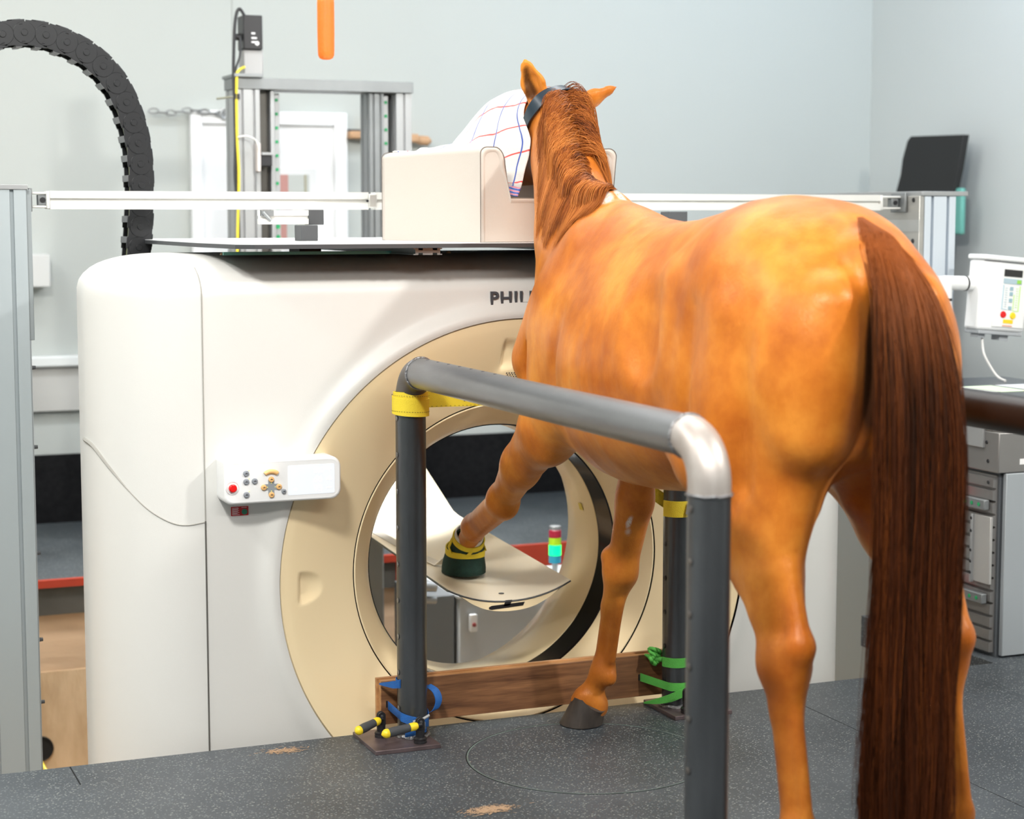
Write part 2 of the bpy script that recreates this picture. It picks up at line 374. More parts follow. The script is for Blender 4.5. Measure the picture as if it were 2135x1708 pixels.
# hatch window in the door with a red and grey picture seen behind
w_o = MB().box(2.52, 2.785, YB - 0.035, YB - 0.022, 1.38, 1.80); hw = w_o.build('hatch_window', mat('hatch_frame', (0.80, 0.81, 0.81), 0.4), d_o, bevel=0.004)
MB().box(2.545, 2.745, YB - 0.040, YB - 0.034, 1.42, 1.765).build('pane', mat('hatch_pane', (0.60, 0.63, 0.60), 0.15), hw)
MB().box(2.55, 2.63, YB - 0.044, YB - 0.038, 1.63, 1.765).box(2.555, 2.62, YB - 0.044, YB - 0.038, 1.42, 1.51).build('red_poster', mat('poster_red', (0.55, 0.28, 0.25), 0.6), hw)
MB().lathe([(0, 0), (0.042, 0), (0.042, -0.004), (0, -0.004)], (2.61, YB - 0.040, 1.565), 'y', 24).build('grey_disc', mat('poster_grey', (0.33, 0.27, 0.27), 0.6), hw)
MB().box(2.72, 2.728, YB - 0.046, YB - 0.038, 1.40, 1.765).build('handle', mat('brass_dull', (0.42, 0.40, 0.28), 0.4, 0.4), hw)
# wooden rail with a knob end on the back wall
wr = empty('wooden_shelf', (3.17, YB, 1.96), 'light wooden shelf rail on the back wall behind the lift frame', 'shelf')
MB().box(2.955, 3.16, YB - 0.10, YB, 1.955, 1.995).box(3.16, 3.34, YB - 0.10, YB, 1.94, 1.985).build('board', TIMBER_LT, wr, bevel=0.01)
MB().tube([(3.33, YB - 0.06, 1.955), (3.36, YB - 0.06, 1.953), (3.40, YB - 0.06, 1.95), (3.42, YB - 0.06, 1.95)], [0.018, 0.026, 0.026, 0.008], 14).build('knob_end', TIMBER_LT, wr)
MB().box(2.96, 3.02, YB - 0.08, YB - 0.02, 1.995, 2.005).build('clip', DARKG, wr)
# wall rings and chain
def eyebolt(x, z, name, label):
    r = empty(name, (x, YB, z), label, 'wall ring', 'steel eyebolts on the back wall')
    MB().lathe([(0, 0), (0.035, 0), (0.035, -0.008), (0.01, -0.010), (0.01, -0.045), (0, -0.05)], (x, YB, z), 'y', 18).build('base', ALU, r)
    MB().tube([(x + 0.026 * math.cos(a), YB - 0.062, z + 0.026 * math.sin(a)) for a in np.linspace(0, 2 * PI, 18)[:-1]], 0.006, 8, closed=True).build('ring', ALU, r)
eyebolt(2.30, 2.07, 'wall_eyebolt', 'steel wall eyebolt holding the chain, left of the lift frame')
eyebolt(3.09, 2.083, 'wall_eyebolt', 'steel wall eyebolt right of the white door, above the wooden shelf')
ch = empty('wall_chain', (2.0, YB - 0.05, 2.07), 'thin steel chain strung along the back wall above the door', 'chain')
for i in range(9):
    x = 1.93 + i * 0.043; z = 2.078 - 0.008 * math.sin(i); v = i % 2
    MB().tube([(x + 0.027 * math.cos(a), YB - 0.06 + (0.012 * math.sin(a) if v else 0), z + (0 if v else 0.013 * math.sin(a))) for a in np.linspace(0, 2 * PI, 14)[:-1]], 0.0045, 6, closed=True).build('link', ALU, ch)
MB().tube([(2.30, YB - 0.062, 2.07), (2.15, YB - 0.062, 2.073), (1.995 + 0.3, YB - 0.062, 2.07)][:2] + [(1.93 + 9 * 0.043, YB - 0.06, 2.072)][:0], 0.004, 6).build('hook_rod', ALU, ch)
# left wall fittings on the back wall
bb = empty('wall_bumper', (1.0, YB, 0.57), 'long grey bumper board with a pale top cap along the back wall', 'wall board')
MB().box(X0 + 0.02, 3.0, YB - 0.05, YB, 0.572, 0.795).build('board', mat('bumper_grey', (0.50, 0.50, 0.48), 0.5, noise=0.06, nscale=2, stretch=(0.3, 1, 3)), bb, bevel=0.003)
MB().box(X0 + 0.02, 3.0, YB - 0.09, YB, 0.797, 0.852).build('top_cap', mat('cap_white', (0.74, 0.77, 0.77), 0.45), bb, bevel=0.01)
thing(MB().box(1.05, 1.382, YB - 0.16, YB, 1.20, 1.362), 'wall_box', mat('box_grey', (0.62, 0.63, 0.62), 0.45), 'plain pale grey box mounted on the back wall at the left', 'wall box', bevel=0.006)
# leaning black mat against the right wall
mt = empty('black_mat', (6.15, 8.6, 0), 'tall black rubber mat leaning against the right wall behind the frame', 'mat')
def slab(mb, p, q, t):
    return mb
mm = MB(); pr = [(8.93, 1.0), (8.885, 1.62), (8.90, 1.66), (8.865, 1.78), (8.86, 1.87), (8.83, 1.97), (8.80, 1.995), (8.31, 1.985), (8.33, 1.80), (8.37, 1.60), (8.41, 1.0)]
pts = pr; n = len(pts)
vs = [(5.98 + 0.09 * (z - 1.0), y, z) for y, z in pts] + [(6.02 + 0.09 * (z - 1.0), y, z) for y, z in pts]
mm.add(vs, [tuple(range(n)), tuple(range(2 * n - 1, n - 1, -1))] + [(i, i + n, (i + 1) % n + n, (i + 1) % n) for i in range(n)])
mm.box(5.90, 5.98, 8.41, 8.93, 0, 1.0)
mm.build('sheet', mat('mat_black', (0.016, 0.016, 0.016), 0.7), mt, bevel=0.004)
MB().box(6.06, 6.09, 8.30, 8.40, 1.45, 1.70).build('teal_backing', MINT, mt, bevel=0.01)
# ------------------------------------------------------------------ CT scanner gantry
BX, BZ, YF = 2.205, 0.452, 5.245
gan = empty('ct_scanner', (BX, YF, -0.9), 'large white scanner with a cream ring around its round opening', 'scanner')
RX, RZ = 0.30, 0.115; XL, XR, ZT, ZB = 0.913, 3.497, 1.4345, -0.95
def tval(x, z):
    a = max(0, (XL + RX - x) / RX, (x - XR + RX) / RX); b = max(0, (z - ZT + RZ) / RZ)
    return (a ** 2.5 + b ** 2.5) ** 0.4
def yfront(x, z):
    t = min(1, tval(x, z)); y = YF + RX * (1 - math.sqrt(max(0, 1 - t * t)))
    r = math.hypot(x - BX, z - BZ); y -= 0.022 * math.exp(-((r - 0.80) / 0.035) ** 2) if r > 0.78 else 0
    return y
NR = 420; rows = []; K = 64
for k in range(NR):
    th = 2 * PI * k / NR; cx, cz = math.cos(th), math.sin(th); lo, hi = 0.8, 3.2
    for _ in range(40):
        mid = (lo + hi) / 2; x, z = BX + cx * mid, BZ + cz * mid
        if tval(x, z) >= 1 or z < ZB: hi = mid
        else: lo = mid
    rb = lo; row = []
    for j in range(K):
        r = 0.785 + (rb - 0.785) * math.sin(PI / 2 * j / (K - 1)); x, z = BX + cx * r, BZ + cz * r
        row.append((x, yfront(x, z), z))
    x, z = BX + cx * rb, BZ + cz * rb
    for y_, kx, dz in ((5.62, 0.998, 0.0), (5.75, 0.985, 0.0), (5.90, 0.962, 0.001), (6.02, 0.935, 0.004), (6.10, 0.905, 0.012), (6.16, 0.87, 0.03), (6.2, 0.83, 0.06)):
        row.append((BX + (x - BX) * kx, y_, z - (dz if z > 0.5 else 0)))
    row.append((BX + cx * 0.62, 6.2, BZ + cz * 0.62))
    rows.append(row)
# curved seam line between the upper and lower side covers (x, z)
def catmull(P, n=10):
    out = []; P = [P[0]] + list(P) + [P[-1]]
    for i in range(1, len(P) - 2):
        for k in range(n):
            t = k / n; p0, p1, p2, p3 = [np.array(q, float) for q in P[i - 1:i + 3]]
            out.append(0.5 * ((2 * p1) + (-p0 + p2) * t + (2 * p0 - 5 * p1 + 4 * p2 - p3) * t * t + (-p0 + 3 * p1 - 3 * p2 + p3) * t ** 3))
    out.append(np.array(P[-2], float)); return out
def mirror(x): return 2 * BX - x
SC = catmull([(0.913, 0.885), (0.925, 0.872), (0.955, 0.82), (1.0, 0.755), (1.05, 0.70), (1.105, 0.665), (1.15, 0.655), (1.205, 0.662)], 12)
sx = np.array([p[0] for p in SC]); sz = np.array([p[1] for p in SC])
nv = len(rows[0]); covers = {k: MB() for k in ('front_cover', 'upper_side_cover', 'lower_side_cover', 'upper_side_cover_r', 'lower_side_cover_r')}
flat = np.array([p for row in rows for p in row])
groups = {k: [] for k in covers}
for i in range(NR):
    for j in range(nv - 1):
        ids = (i * nv + j, i * nv + j + 1, ((i + 1) % NR) * nv + j + 1, ((i + 1) % NR) * nv + j)
        c = flat[list(ids)].mean(0); x, z = c[0], c[2]; side = ''
        if x > mirror(1.205): side = '_r'; x = mirror(x)
        if x > 1.205: key = 'front_cover'
        else: key = ('upper' if z > np.interp(x, sx, sz) else 'lower') + '_side_cover' + side
        groups[key].append(ids)
for key, fs in groups.items():
    used = sorted({i for f in fs for i in f}); mp_ = {u: k for k, u in enumerate(used)}
    mb = MB().add([flat[u] for u in used], [tuple(mp_[i] for i in f) for f in fs])
    mb.build(key.replace('_r', '') if key.endswith('_r') else key, WHITE, gan, smooth=60)
def on_front(x, z, off=0.0): return (x, yfront(x, z) - off, z)
SEAM = mat('seam_dark', (0.10, 0.095, 0.085), 0.6); SEAMG = mat('seam_grey', (0.36, 0.35, 0.32), 0.6)
def seam(pts, w, m, name='seam'):
    P = [Vector(on_front(x, z, 0.0012)) for x, z in pts]
    mb = MB(); mb.tube(P, [w / 2] * len(P) if not hasattr(w, '__len__') else [q / 2 for q in w], 6); return mb.build(name, m, gan)
def sweepx(x_, z0, z1, n): return [(x_, z) for z in np.linspace(z0, z1, n)]
for mx in (lambda x: x, mirror):
    seam([(mx(1.205), z) for z in np.linspace(0.655, 1.40, 40)], 0.004, SEAMG)
    seam([(mx(1.205), z) for z in np.linspace(-0.9, 0.665, 60)], 0.005, SEAM)
    seam([(mx(x), z) for x, z in zip(sx, sz)], list(0.0035 + 0.011 * np.clip(1 - (sx - 0.915) / 0.09, 0, 1)), SEAMG)
# cream ring
def recess(x, z):
    # D shaped scoops: depth
    d = 0
    for cx, cz in ((1.485, 0.44), (2.150, 1.122)):
        u, v = x - cx, z - cz
        if cx > 2: u, v = (x - 2.150), (z - 1.122)
        if 0 <= u <= 0.10 and abs(v) < 0.055:
            rr = max(0.0, 1 - (abs(v) / 0.051) ** 2.4 - (u / 0.085) ** 2)
            d = max(d, 0.015 * min(1, rr * 1.2) * min(1, u / 0.006))
    return d
prof = [(0.789, 5.262), (0.787, 5.240), (0.780, 5.232), (0.770, 5.235)] + [(0.765 - 0.245 * t, 5.236 + 0.112 * (t ** 1.15)) for t in np.linspace(0, 1, 34)[1:]]
NT = 900; P = []
for k in range(NT):
    th = 2 * PI * k / NT; cx, cz = math.cos(th), math.sin(th); row = []
    for r, y in prof:
        x, z = BX + cx * r, BZ + cz * r; row.append((x, y + recess(x, z), z))
    P.append(row)
MB().grid(P, closed_u=True).build('cream_ring', BEIGE, gan, smooth=60)
def ringpart(prof_, m, name, n=200): return MB().lathe([(r, y) for r, y in prof_], (BX, 0, BZ), 'y', n).build(name, m, gan, smooth=30)
ringpart([(0.5198, 5.3475), (0.5198, 5.37), (0.5172, 5.37), (0.5172, 5.349)], GLOSSB, 'ring_gap')
ringpart([(0.5165, 5.372), (0.516, 5.350), (0.512, 5.349), (0.48, 5.39), (0.452, 5.43), (0.436, 5.455), (0.432, 5.468), (0.437, 5.470)], BEIGE, 'inner_ring')
ringpart([(0.437, 5.468), (0.428, 5.472), (0.424, 5.582), (0.43, 5.584)], GLOSSB, 'scan_window')
ringpart([(0.43, 5.580), (0.4225, 5.581), (0.418, 5.60), (0.416, 5.74), (0.43, 5.80), (0.50, 6.0), (0.60, 6.18), (0.63, 6.2), (0.62, 6.21)], BEIGE, 'rear_ring')
YLAB = mat('yellow_label', (0.70, 0.55, 0.05), 0.5); INK = mat('ink', (0.03, 0.03, 0.03), 0.6)
def tiny_label(x, z, w, h, y, name='warning_label'):
    o = MB().box(x - w / 2, x + w / 2, y - 0.001, y, z - h / 2, z + h / 2).build(name, YLAB, gan)
    mb = MB(); yy = y - 0.0016; t = 0.0009
    mb.box(x - w / 2, x + w / 2, yy, y - 0.001, z + h / 2 - t, z + h / 2).box(x - w / 2, x + w / 2, yy, y - 0.001, z - h / 2, z - h / 2 + t)
    mb.box(x - w / 2, x - w / 2 + t, yy, y - 0.001, z - h / 2, z + h / 2).box(x + w / 2 - t, x + w / 2, yy, y - 0.001, z - h / 2, z + h / 2)
    for q in (-0.25, 0.0, 0.25): mb.box(x - w * 0.3, x + w * 0.3, yy, y - 0.001, z + h * q - 0.0007, z + h * q + 0.0007)
    mb.build('print', INK, o)
tiny_label(1.513, 0.440, 0.030, 0.017, 5.293)
tiny_label(2.199, 1.140, 0.024, 0.018, 5.30)
lab = MB().add([(2.610, 5.596 + 0.0, 0.555), (2.6135, 5.626, 0.548), (2.6135, 5.626, 0.578), (2.610, 5.596, 0.585)], [(0, 1, 2, 3)])
lab = MB(); 
for (yy, zz) in ((5.66, 0.56),):
    a0, a1 = math.asin((zz - 0.012 - BZ) / 0.415), math.asin((zz + 0.012 - BZ) / 0.415)
    lab.add([(BX + 0.4145 * math.cos(a), y_, BZ + 0.4145 * math.sin(a)) for a, y_ in ((a0, yy), (a0, yy + 0.03), (a1, yy + 0.03), (a1, yy))], [(0, 1, 2, 3)])
lab.build('warning_label', YLAB, gan)
# speaker holes
mb = MB()
for i in range(8):
    for j in range(4):
        x = 2.178 + i * 0.0085 + (j % 2) * 0.004; z = 1.062 - j * 0.006
        r_ = math.hypot(x - BX, z - BZ); t_ = ((0.765 - r_) / 0.245) ** (1 / 1.0); y = 5.236 + 0.112 * (max(0, t_) ** 1.15)
        mb.lathe([(0, -0.0012), (0.0022, -0.0012), (0.0022, 0.001)], (x, y, z), 'y', 8)
mb.build('speaker_holes', INK, gan)
# lettering on the front cover
text_part('lettering', 'PHILIPS', 0.057, (2.096, YF - 0.006, 1.280), mat('letter_grey', (0.06, 0.065, 0.075), 0.45), gan, 0.003, 0.0011, sx=1.02, spc=1.13)
# stickers
st = MB().prism([(p[0], p[1]) for p in rrect(1.281, 1.333, 0.675, 0.702, 0.0015, 2)], 'y', YF - 0.002, YF + 0.004).build('red_sticker', mat('sticker_red', (0.45, 0.015, 0.02), 0.4), gan)
mb = MB()
for q in range(8):
    mb.box(1.284, 1.303 + 0.004 * math.sin(q * 3), YF - 0.0026, YF - 0.0018, 0.698 - q * 0.0029, 0.699 - q * 0.0029)
mb.box(1.312, 1.328, YF - 0.0026, YF - 0.0018, 0.6985, 0.6995)
mb.build('print', LABELW, st)
MB().lathe([(0, -0.001), (0.0085, -0.001), (0.0085, 0.001)], (1.321, YF - 0.002, 0.686), 'y', 24).build('green_seal', mat('seal_green', (0.03, 0.22, 0.14), 0.5), st)
# control panel
py0, py1 = 5.150, YF + 0.005
pts = []
for (cx_, cz_, r_, a0) in ((1.590 - 0.030, 0.849 - 0.030, 0.030, 0), (1.240 + 0.006, 0.849 - 0.006, 0.006, 90), (1.240 + 0.022, 0.722 + 0.022, 0.022, 180), (1.590 - 0.030, 0.722 + 0.030, 0.030, 270)):
    for k in range(8):
        a = math.radians(a0 + 90 * k / 7); pts.append((cx_ + r_ * math.cos(a), cz_ + r_ * math.sin(a)))
ctr = (1.415, 0.785); ins = lambda d: [(ctr[0] + (p[0] - ctr[0]) * (1 - d / 0.17), ctr[1] + (p[1] - ctr[1]) * (1 - d / 0.062)) for p in pts]
L = [[(x, y_, z) for x, z in q] for q, y_ in ((pts, py0 + 0.012), (ins(0.001), py0 + 0.006), (ins(0.0035), py0 + 0.002), (ins(0.007), py0), (ins(0.009), py0 + 0.0005))]
body = MB(); body.grid([[(x, py1, z) for x, z in pts]] + L, closed_v=True); body.add([p for p in L[-1]], [tuple(range(len(pts)))])
cp = body.build('control_panel', WHITE2, gan, smooth=50)
cp['label'] = 'white control panel with buttons and number display'
yp = py0 + 0.0005
MB().prism(rrect(1.428, 1.569, 0.741, 0.828, 0.004, 3), 'y', yp - 0.0006, yp + 0.003).build('display', SCREEN, cp)
for s_, zz in (('0.0', 0.803), ('66', 0.776), ('93', 0.749)):
    text_part('digits', s_, 0.026, (1.506, yp - 0.0008, zz), DIGIT, cp, 0.0002)
for zz, kind in ((0.8115, '+'), (0.785, '#'), (0.757, '-')):
    mb = MB(); mb.box(1.546, 1.560, yp - 0.0014, yp - 0.0006, zz, zz + 0.0018)
    if kind != '-': mb.box(1.5521, 1.5539, yp - 0.0014, yp - 0.0006, zz - 0.005, zz + 0.007)
    if kind == '#': mb.box(1.546, 1.560, yp - 0.0014, yp - 0.0006, zz - 0.004, zz - 0.0026)
    mb.build('display_symbol', DIGIT, cp)
MB().lathe([(0, 0), (0.005, 0.0), (0.005, 0.001)], (1.450, yp - 0.001, 0.757), 'y', 10).build('display_symbol', DIGIT, cp)
def button(x, z, r, m, name):
    MB().lathe([(0, -0.007), (r * 0.75, -0.0065), (r * 0.95, -0.005), (r, -0.002), (r, 0.002)], (x, yp, z), 'y', 24).build(name, m, cp)
    MB().box(x - r * 0.45, x + r * 0.45, yp - 0.0075, yp - 0.0066, z - 0.0007, z + 0.0007).box(x - r * 0.1, x + r * 0.1, yp - 0.0075, yp - 0.0066, z, z + r * 0.35).build('button_icon', INK, cp)
for x, z in ((1.304, 0.812), (1.304, 0.788), (1.329, 0.7885), (1.304, 0.750)): button(x, z, 0.0088, GREYBTN, 'button')
button(1.415, 0.754, 0.0072, GREYBTN, 'button')
c4 = (1.378, 0.7685)
MB().box(c4[0] - 0.009, c4[0] + 0.009, yp - 0.001, yp + 0.003, c4[1] - 0.022, c4[1] + 0.022).box(c4[0] - 0.022, c4[0] + 0.022, yp - 0.0011, yp + 0.003, c4[1] - 0.009, c4[1] + 0.009).build('pad', GREYPAD, cp)
for dx_, dz_ in ((0, 0.0225), (0, -0.0225), (-0.0225, 0), (0.0225, 0)): button(c4[0] + dx_, c4[1] + dz_, 0.0085, PEACH, 'arrow_button')
arc = [(c4[0] + 0.021 * math.cos(math.radians(a)), yp - 0.002, 0.801 + 0.013 * math.sin(math.radians(a))) for a in np.linspace(28, 152, 12)]
MB().tube(arc, [0.0062] + [0.0068] * 10 + [0.0062], 12).build('tilt_button', PEACH, cp)
for x, z in ((1.3125, 0.8205), (1.3125, 0.7965), (1.3125, 0.759), (c4[0], c4[1] + 0.0115), (c4[0], c4[1] - 0.0115), (c4[0] - 0.0115, c4[1]), (c4[0] + 0.0115, c4[1])):
    MB().lathe([(0, -0.0022), (0.0013, -0.0022), (0.0013, 0)], (x, yp, z), 'y', 8).build('indicator_lamp', mat('indicator_yellow', (0.8, 0.8, 0.2), 0.4, emit=0.3), cp)
MB().lathe([(0.0, 0.0), (0.0175, -0.0002), (0.019, -0.002), (0.0205, -0.0005), (0.021, 0.002)], (1.2635, yp, 0.7715), 'y', 32).build('button_guard', WHITE2, cp)
MB().lathe([(0, -0.014), (0.009, -0.0135), (0.0115, -0.011), (0.012, -0.008), (0.0105, -0.005), (0.0105, 0.002)], (1.2630, yp, 0.7715), 'y', 28).build('stop_button', REDB, cp)
# ------------------------------------------------------------------ couch through the bore
co = empty('patient_couch', (2.22, 6.5, -1.0), 'cream curved scanner couch running through the opening with a black slot in its end', 'couch')
def csec(y):
    zt = 0.371 + (y - 5.385) * 0.057; flare = max(0, y - 6.45)
    xs = np.linspace(2.012, 2.437, 17); top = []
    for x in xs:
        u = (x - 2.2245) / 0.2125; zz = zt - 0.050 * (1 - abs(u) ** 2.2); zz += flare * 0.35 * max(0, abs(u) - 0.7) / 0.3
        top.append((x, zz))
    bot = []
    for x in np.linspace(2.405, 2.045, 13):
        u = (x - 2.225) / 0.18; bot.append((x, zt - 0.085 + 0.068 * (abs(u) ** 2.4 if abs(u) < 1 else 1)))
    return top, bot
ys = list(np.linspace(5.385, 7.6, 40)); T = []; B = []
for y in ys: t, b = csec(y); T.append([(x, y, z) for x, z in t]); B.append([(x, y + (0.0), z) for x, z in b])
mb = MB(); mb.grid(T); mb.grid([[(p[0], p[1], p[2] - 0.006) for p in r] for r in T]); mb.grid([[r[0], (r[0][0], r[0][1], r[0][2] - 0.006)] for r in T]); mb.grid([[r[-1], (r[-1][0], r[-1][1], r[-1][2] - 0.006)] for r in T])
mb.build('couch_top', BEIGE2, co, smooth=60)
mb = MB(); mb.tube([(p[0], p[1] - 0.001, p[2] - 0.003) for p in T[0]], 0.0028, 8); mb.build('front_trim', DARKG, co)
mb = MB(); mb.tube([(r[0][0], r[0][1], r[0][2] - 0.004) for r in T], 0.0035, 8); mb.build('side_trim', mat('greenish_trim', (0.12, 0.13, 0.10), 0.5), co)
mb = MB(); edge = [[(r[0][0] + 0.004, r[0][1], r[0][2] - 0.008)] + [q for q in reversed(b)] + [(r[-1][0] - 0.004, r[-1][1], r[-1][2] - 0.008)] for r, b in zip(T, B)]
mb.grid(edge)
mb.build('couch_body', mat('couch_side', (0.16, 0.165, 0.13), 0.5), co, smooth=60)
tx = np.linspace(0, 1, 21); tt = np.array([(p[0], p[2] - 0.005) for p in T[0]]); bb_ = np.array([(p[0], p[2]) for p in reversed(B[0])])
tp_ = np.c_[np.interp(tx, np.linspace(0, 1, len(tt)), tt[:, 0]), np.interp(tx, np.linspace(0, 1, len(tt)), tt[:, 1])]
bp_ = np.c_[np.interp(tx, np.linspace(0, 1, len(bb_)), bb_[:, 0]), np.interp(tx, np.linspace(0, 1, len(bb_)), bb_[:, 1])]
mb = MB(); mb.grid([[(p[0] * (1 - q) + r_[0] * q, 5.3835, p[1] * (1 - q) + r_[1] * q) for q in np.linspace(0, 1, 5)] for p, r_ in zip(tp_, bp_)])
fc = mb.build('end_face', BEIGE, co, smooth=40)
sl = MB(); sl.prism([(2.150, 0.2985), (2.158, 0.2955), (2.268, 0.3015), (2.274, 0.3125), (2.160, 0.308), (2.150, 0.304)], 'y', 5.3815, 5.386); sl.prism([(2.200, 0.303), (2.222, 0.305), (2.230, 0.322), (2.208, 0.322)], 'y', 5.3815, 5.386)
sl.build('slot', BLACK, fc)
MB().lathe([(0, 0.0016), (0.009, 0.0016), (0.009, 0)], (2.228, 5.47, 0.326), 'z', 16).build('hole_cap', BLACK, co)
# pale fastening strap lying on the couch
MB().ribbon([(2.07, 6.45, 0.412), (2.10, 6.2, 0.388), (2.13, 5.98, 0.368), (2.15, 5.84, 0.362), (2.165, 5.78, 0.40)], [(0, 0, 1)] * 5, [(0.04, 0.01, 0)] * 5, 0.003).build('strap', mat('cream_strap', (0.80, 0.77, 0.72), 0.8), co)
MB().box(2.06, 2.39, 7.15, 7.55, -1.0, 0.385).build('pedestal', mat('pedestal_grey', (0.24, 0.24, 0.23), 0.5, 0.2), co, bevel=0.01)
# grey-white cabinet in the pit behind
cb = empty('pit_cabinet', (3.1, 7.35, -1.0), 'pale grey metal cabinet in the pit behind the scanner opening', 'cabinet')
MB().box(2.70, 3.55, 7.10, 7.55, -1.0, -0.045).build('body', mat('cabinet_grey', (0.50, 0.52, 0.54), 0.4), cb, bevel=0.006)
MB().box(2.69, 3.56, 7.09, 7.56, -0.045, -0.03).build('lid', mat('lid_grey', (0.55, 0.57, 0.58), 0.5), cb, bevel=0.004)
MB().box(2.55, 2.688, 7.12, 7.5, -1.0, -0.03).build('side_unit', mat('cabinet_side', (0.17, 0.18, 0.19), 0.5), cb, bevel=0.006)
sw = MB().prism(rrect(2.742, 2.775, -0.188, -0.113, 0.006), 'y', 7.075, 7.10).build('switch_box', WHITE2, cb, bevel=0.003)
MB().lathe([(0, -0.008), (0.008, -0.006), (0.009, 0)], (2.759, 7.075, -0.157), 'y', 16).build('red_knob', mat('dull_red', (0.25, 0.04, 0.04), 0.5), sw)
# steel pipes beside the pedestal
pp = empty('hose_reel_bracket', (2.52, 7.0, -1.0), 'chrome bracket with a pale hose hanging down behind the couch', 'bracket')
MB().tube([(2.44, 7.0, 0.05), (2.56, 7.0, 0.035)], 0.022, 12).tube([(2.44, 7.0, -0.01), (2.56, 7.0, -0.02)], 0.016, 12).build('chrome_bar', ALU, pp)
MB().tube([(2.47, 7.0, 0.03), (2.455, 7.0, -0.08), (2.47, 7.0, -0.25), (2.49, 7.0, -0.5), (2.50, 7.0, -0.98)], 0.012, 10).build('hose', CABLE_W, pp)
# stack light
sl_ = empty('signal_tower', (3.228, 7.30, -0.03), 'small signal tower light with red, yellow, lit green and blue segments', 'signal light')
z = 0.035
MB().lathe([(0, 0), (0.03, 0), (0.03, 0.01), (0.012, 0.012), (0.012, 0.065), (0, 0.065)], (3.228, 7.30, -0.03), 'z', 20).build('pole', ALU, sl_)
for h_, m_, nm in ((0.035, mat('blue_lens', (0.02, 0.28, 0.42), 0.3), 'blue_lens'), (0.045, mat('green_lens', (0.0, 1.0, 0.17), 0.3, emit=1.8), 'green_lens'), (0.033, mat('yellow_lens', (0.45, 0.75, 0.02), 0.3), 'yellow_lens'), (0.033, mat('red_lens', (0.42, 0.02, 0.05), 0.3), 'red_lens'), (0.018, ALU, 'cap')):
    r_ = 0.027 if 'cap' not in nm else 0.025
    MB().lathe([(0, 0), (r_, 0), (r_, h_ - 0.002), (r_ - 0.002, h_), (0, h_)], (3.228, 7.30, z), 'z', 28).build(nm, m_, sl_, smooth=40); z += h_
# ------------------------------------------------------------------ side frames standing in the pit beside the scanner
FY = 6.06
lf = empty('lift_side_frame', (0.72, FY, -1.0), 'bluish grey aluminium frame post at the left edge of the platform', 'frame post')
mb = MB(); slot_profile(mb, 'z', -1.0, 1.634, 0.742, FY + 0.05, 0.18, 0.09, 2, 1, 0.013, 0.013); mb.build('post', ALU_B, lf)
MB().box(0.62, 0.838, FY, 7.4, 1.634, 1.650).build('top_cap', ALU, lf, bevel=0.002)
MB().box(0.833, 0.851, FY + 0.03, 7.1, 1.150, 1.634).build('inner_plate', mat('plate_grey', (0.30, 0.33, 0.34), 0.45, 0.4), lf, bevel=0.002)
MB().box(0.832, 0.840, FY + 0.03, 7.4, -1.0, 1.150).build('lower_plate', mat('plate_grey_light', (0.45, 0.48, 0.50), 0.45, 0.3), lf, bevel=0.001)
mb = MB(); slot_profile(mb, 'z', -1.0, 1.634, 0.742, 7.3, 0.18, 0.09, 2, 1, 0.013, 0.013); mb.build('post', ALU_B, lf)
for z_ in (1.06, 0.80, 0.45, 0.16, -0.05): MB().lathe([(0, 0.014), (0.006, 0.013), (0.007, 0.0)], (0.840, FY + 0.045, z_), 'x', 12).build('bolt', DARKG, lf)
rf = empty('lift_side_frame', (4.3, FY, -1.0), 'aluminium frame post with drilled side plate to the right of the horse', 'frame post')
mb = MB(); slot_profile(mb, 'z', -1.0, 1.626, 4.325, FY + 0.055, 0.145, 0.11, 2, 1, 0.013, 0.022); mb.build('post', mat('pale_aluminium', (0.62, 0.68, 0.74), 0.42, 0.35), rf)
MB().box(4.235, 4.452, FY - 0.005, 7.6, 1.628, 1.646).build('top_cap', ALU, rf, bevel=0.002)
BRUSH = mat('brushed_plate', (0.50, 0.49, 0.46), 0.36, 0.7, noise=0.18, nscale=4, stretch=(1, 0.5, 4))
MB().box(4.228, 4.25, FY, 7.6, 0.62, 1.628).build('side_plate', BRUSH, rf, bevel=0.002)
MB().box(4.228, 4.25, FY, 7.6, -1.0, 0.618).build('lower_plate', mat('grey_green_panel', (0.27, 0.285, 0.27), 0.5, 0.2), rf, bevel=0.001)
MB().box(4.226, 4.229, FY, 7.6, 1.49, 1.535).build('machined_band', mat('machined', (0.55, 0.55, 0.53), 0.3, 0.8), rf)
for y_ in (6.10, 6.155):
    for z_ in (1.612, 1.452, 1.22): MB().lathe([(0, -0.0015), (0.009, -0.0015), (0.010, 0.0)], (4.2275, y_, z_), 'x', 14).build('bolt_hole', BLACK, rf)
mb = MB(); slot_profile(mb, 'z', -1.0, 1.626, 4.325, 7.5, 0.145, 0.11, 2, 1, 0.013, 0.022); mb.build('post', ALU_B, rf)
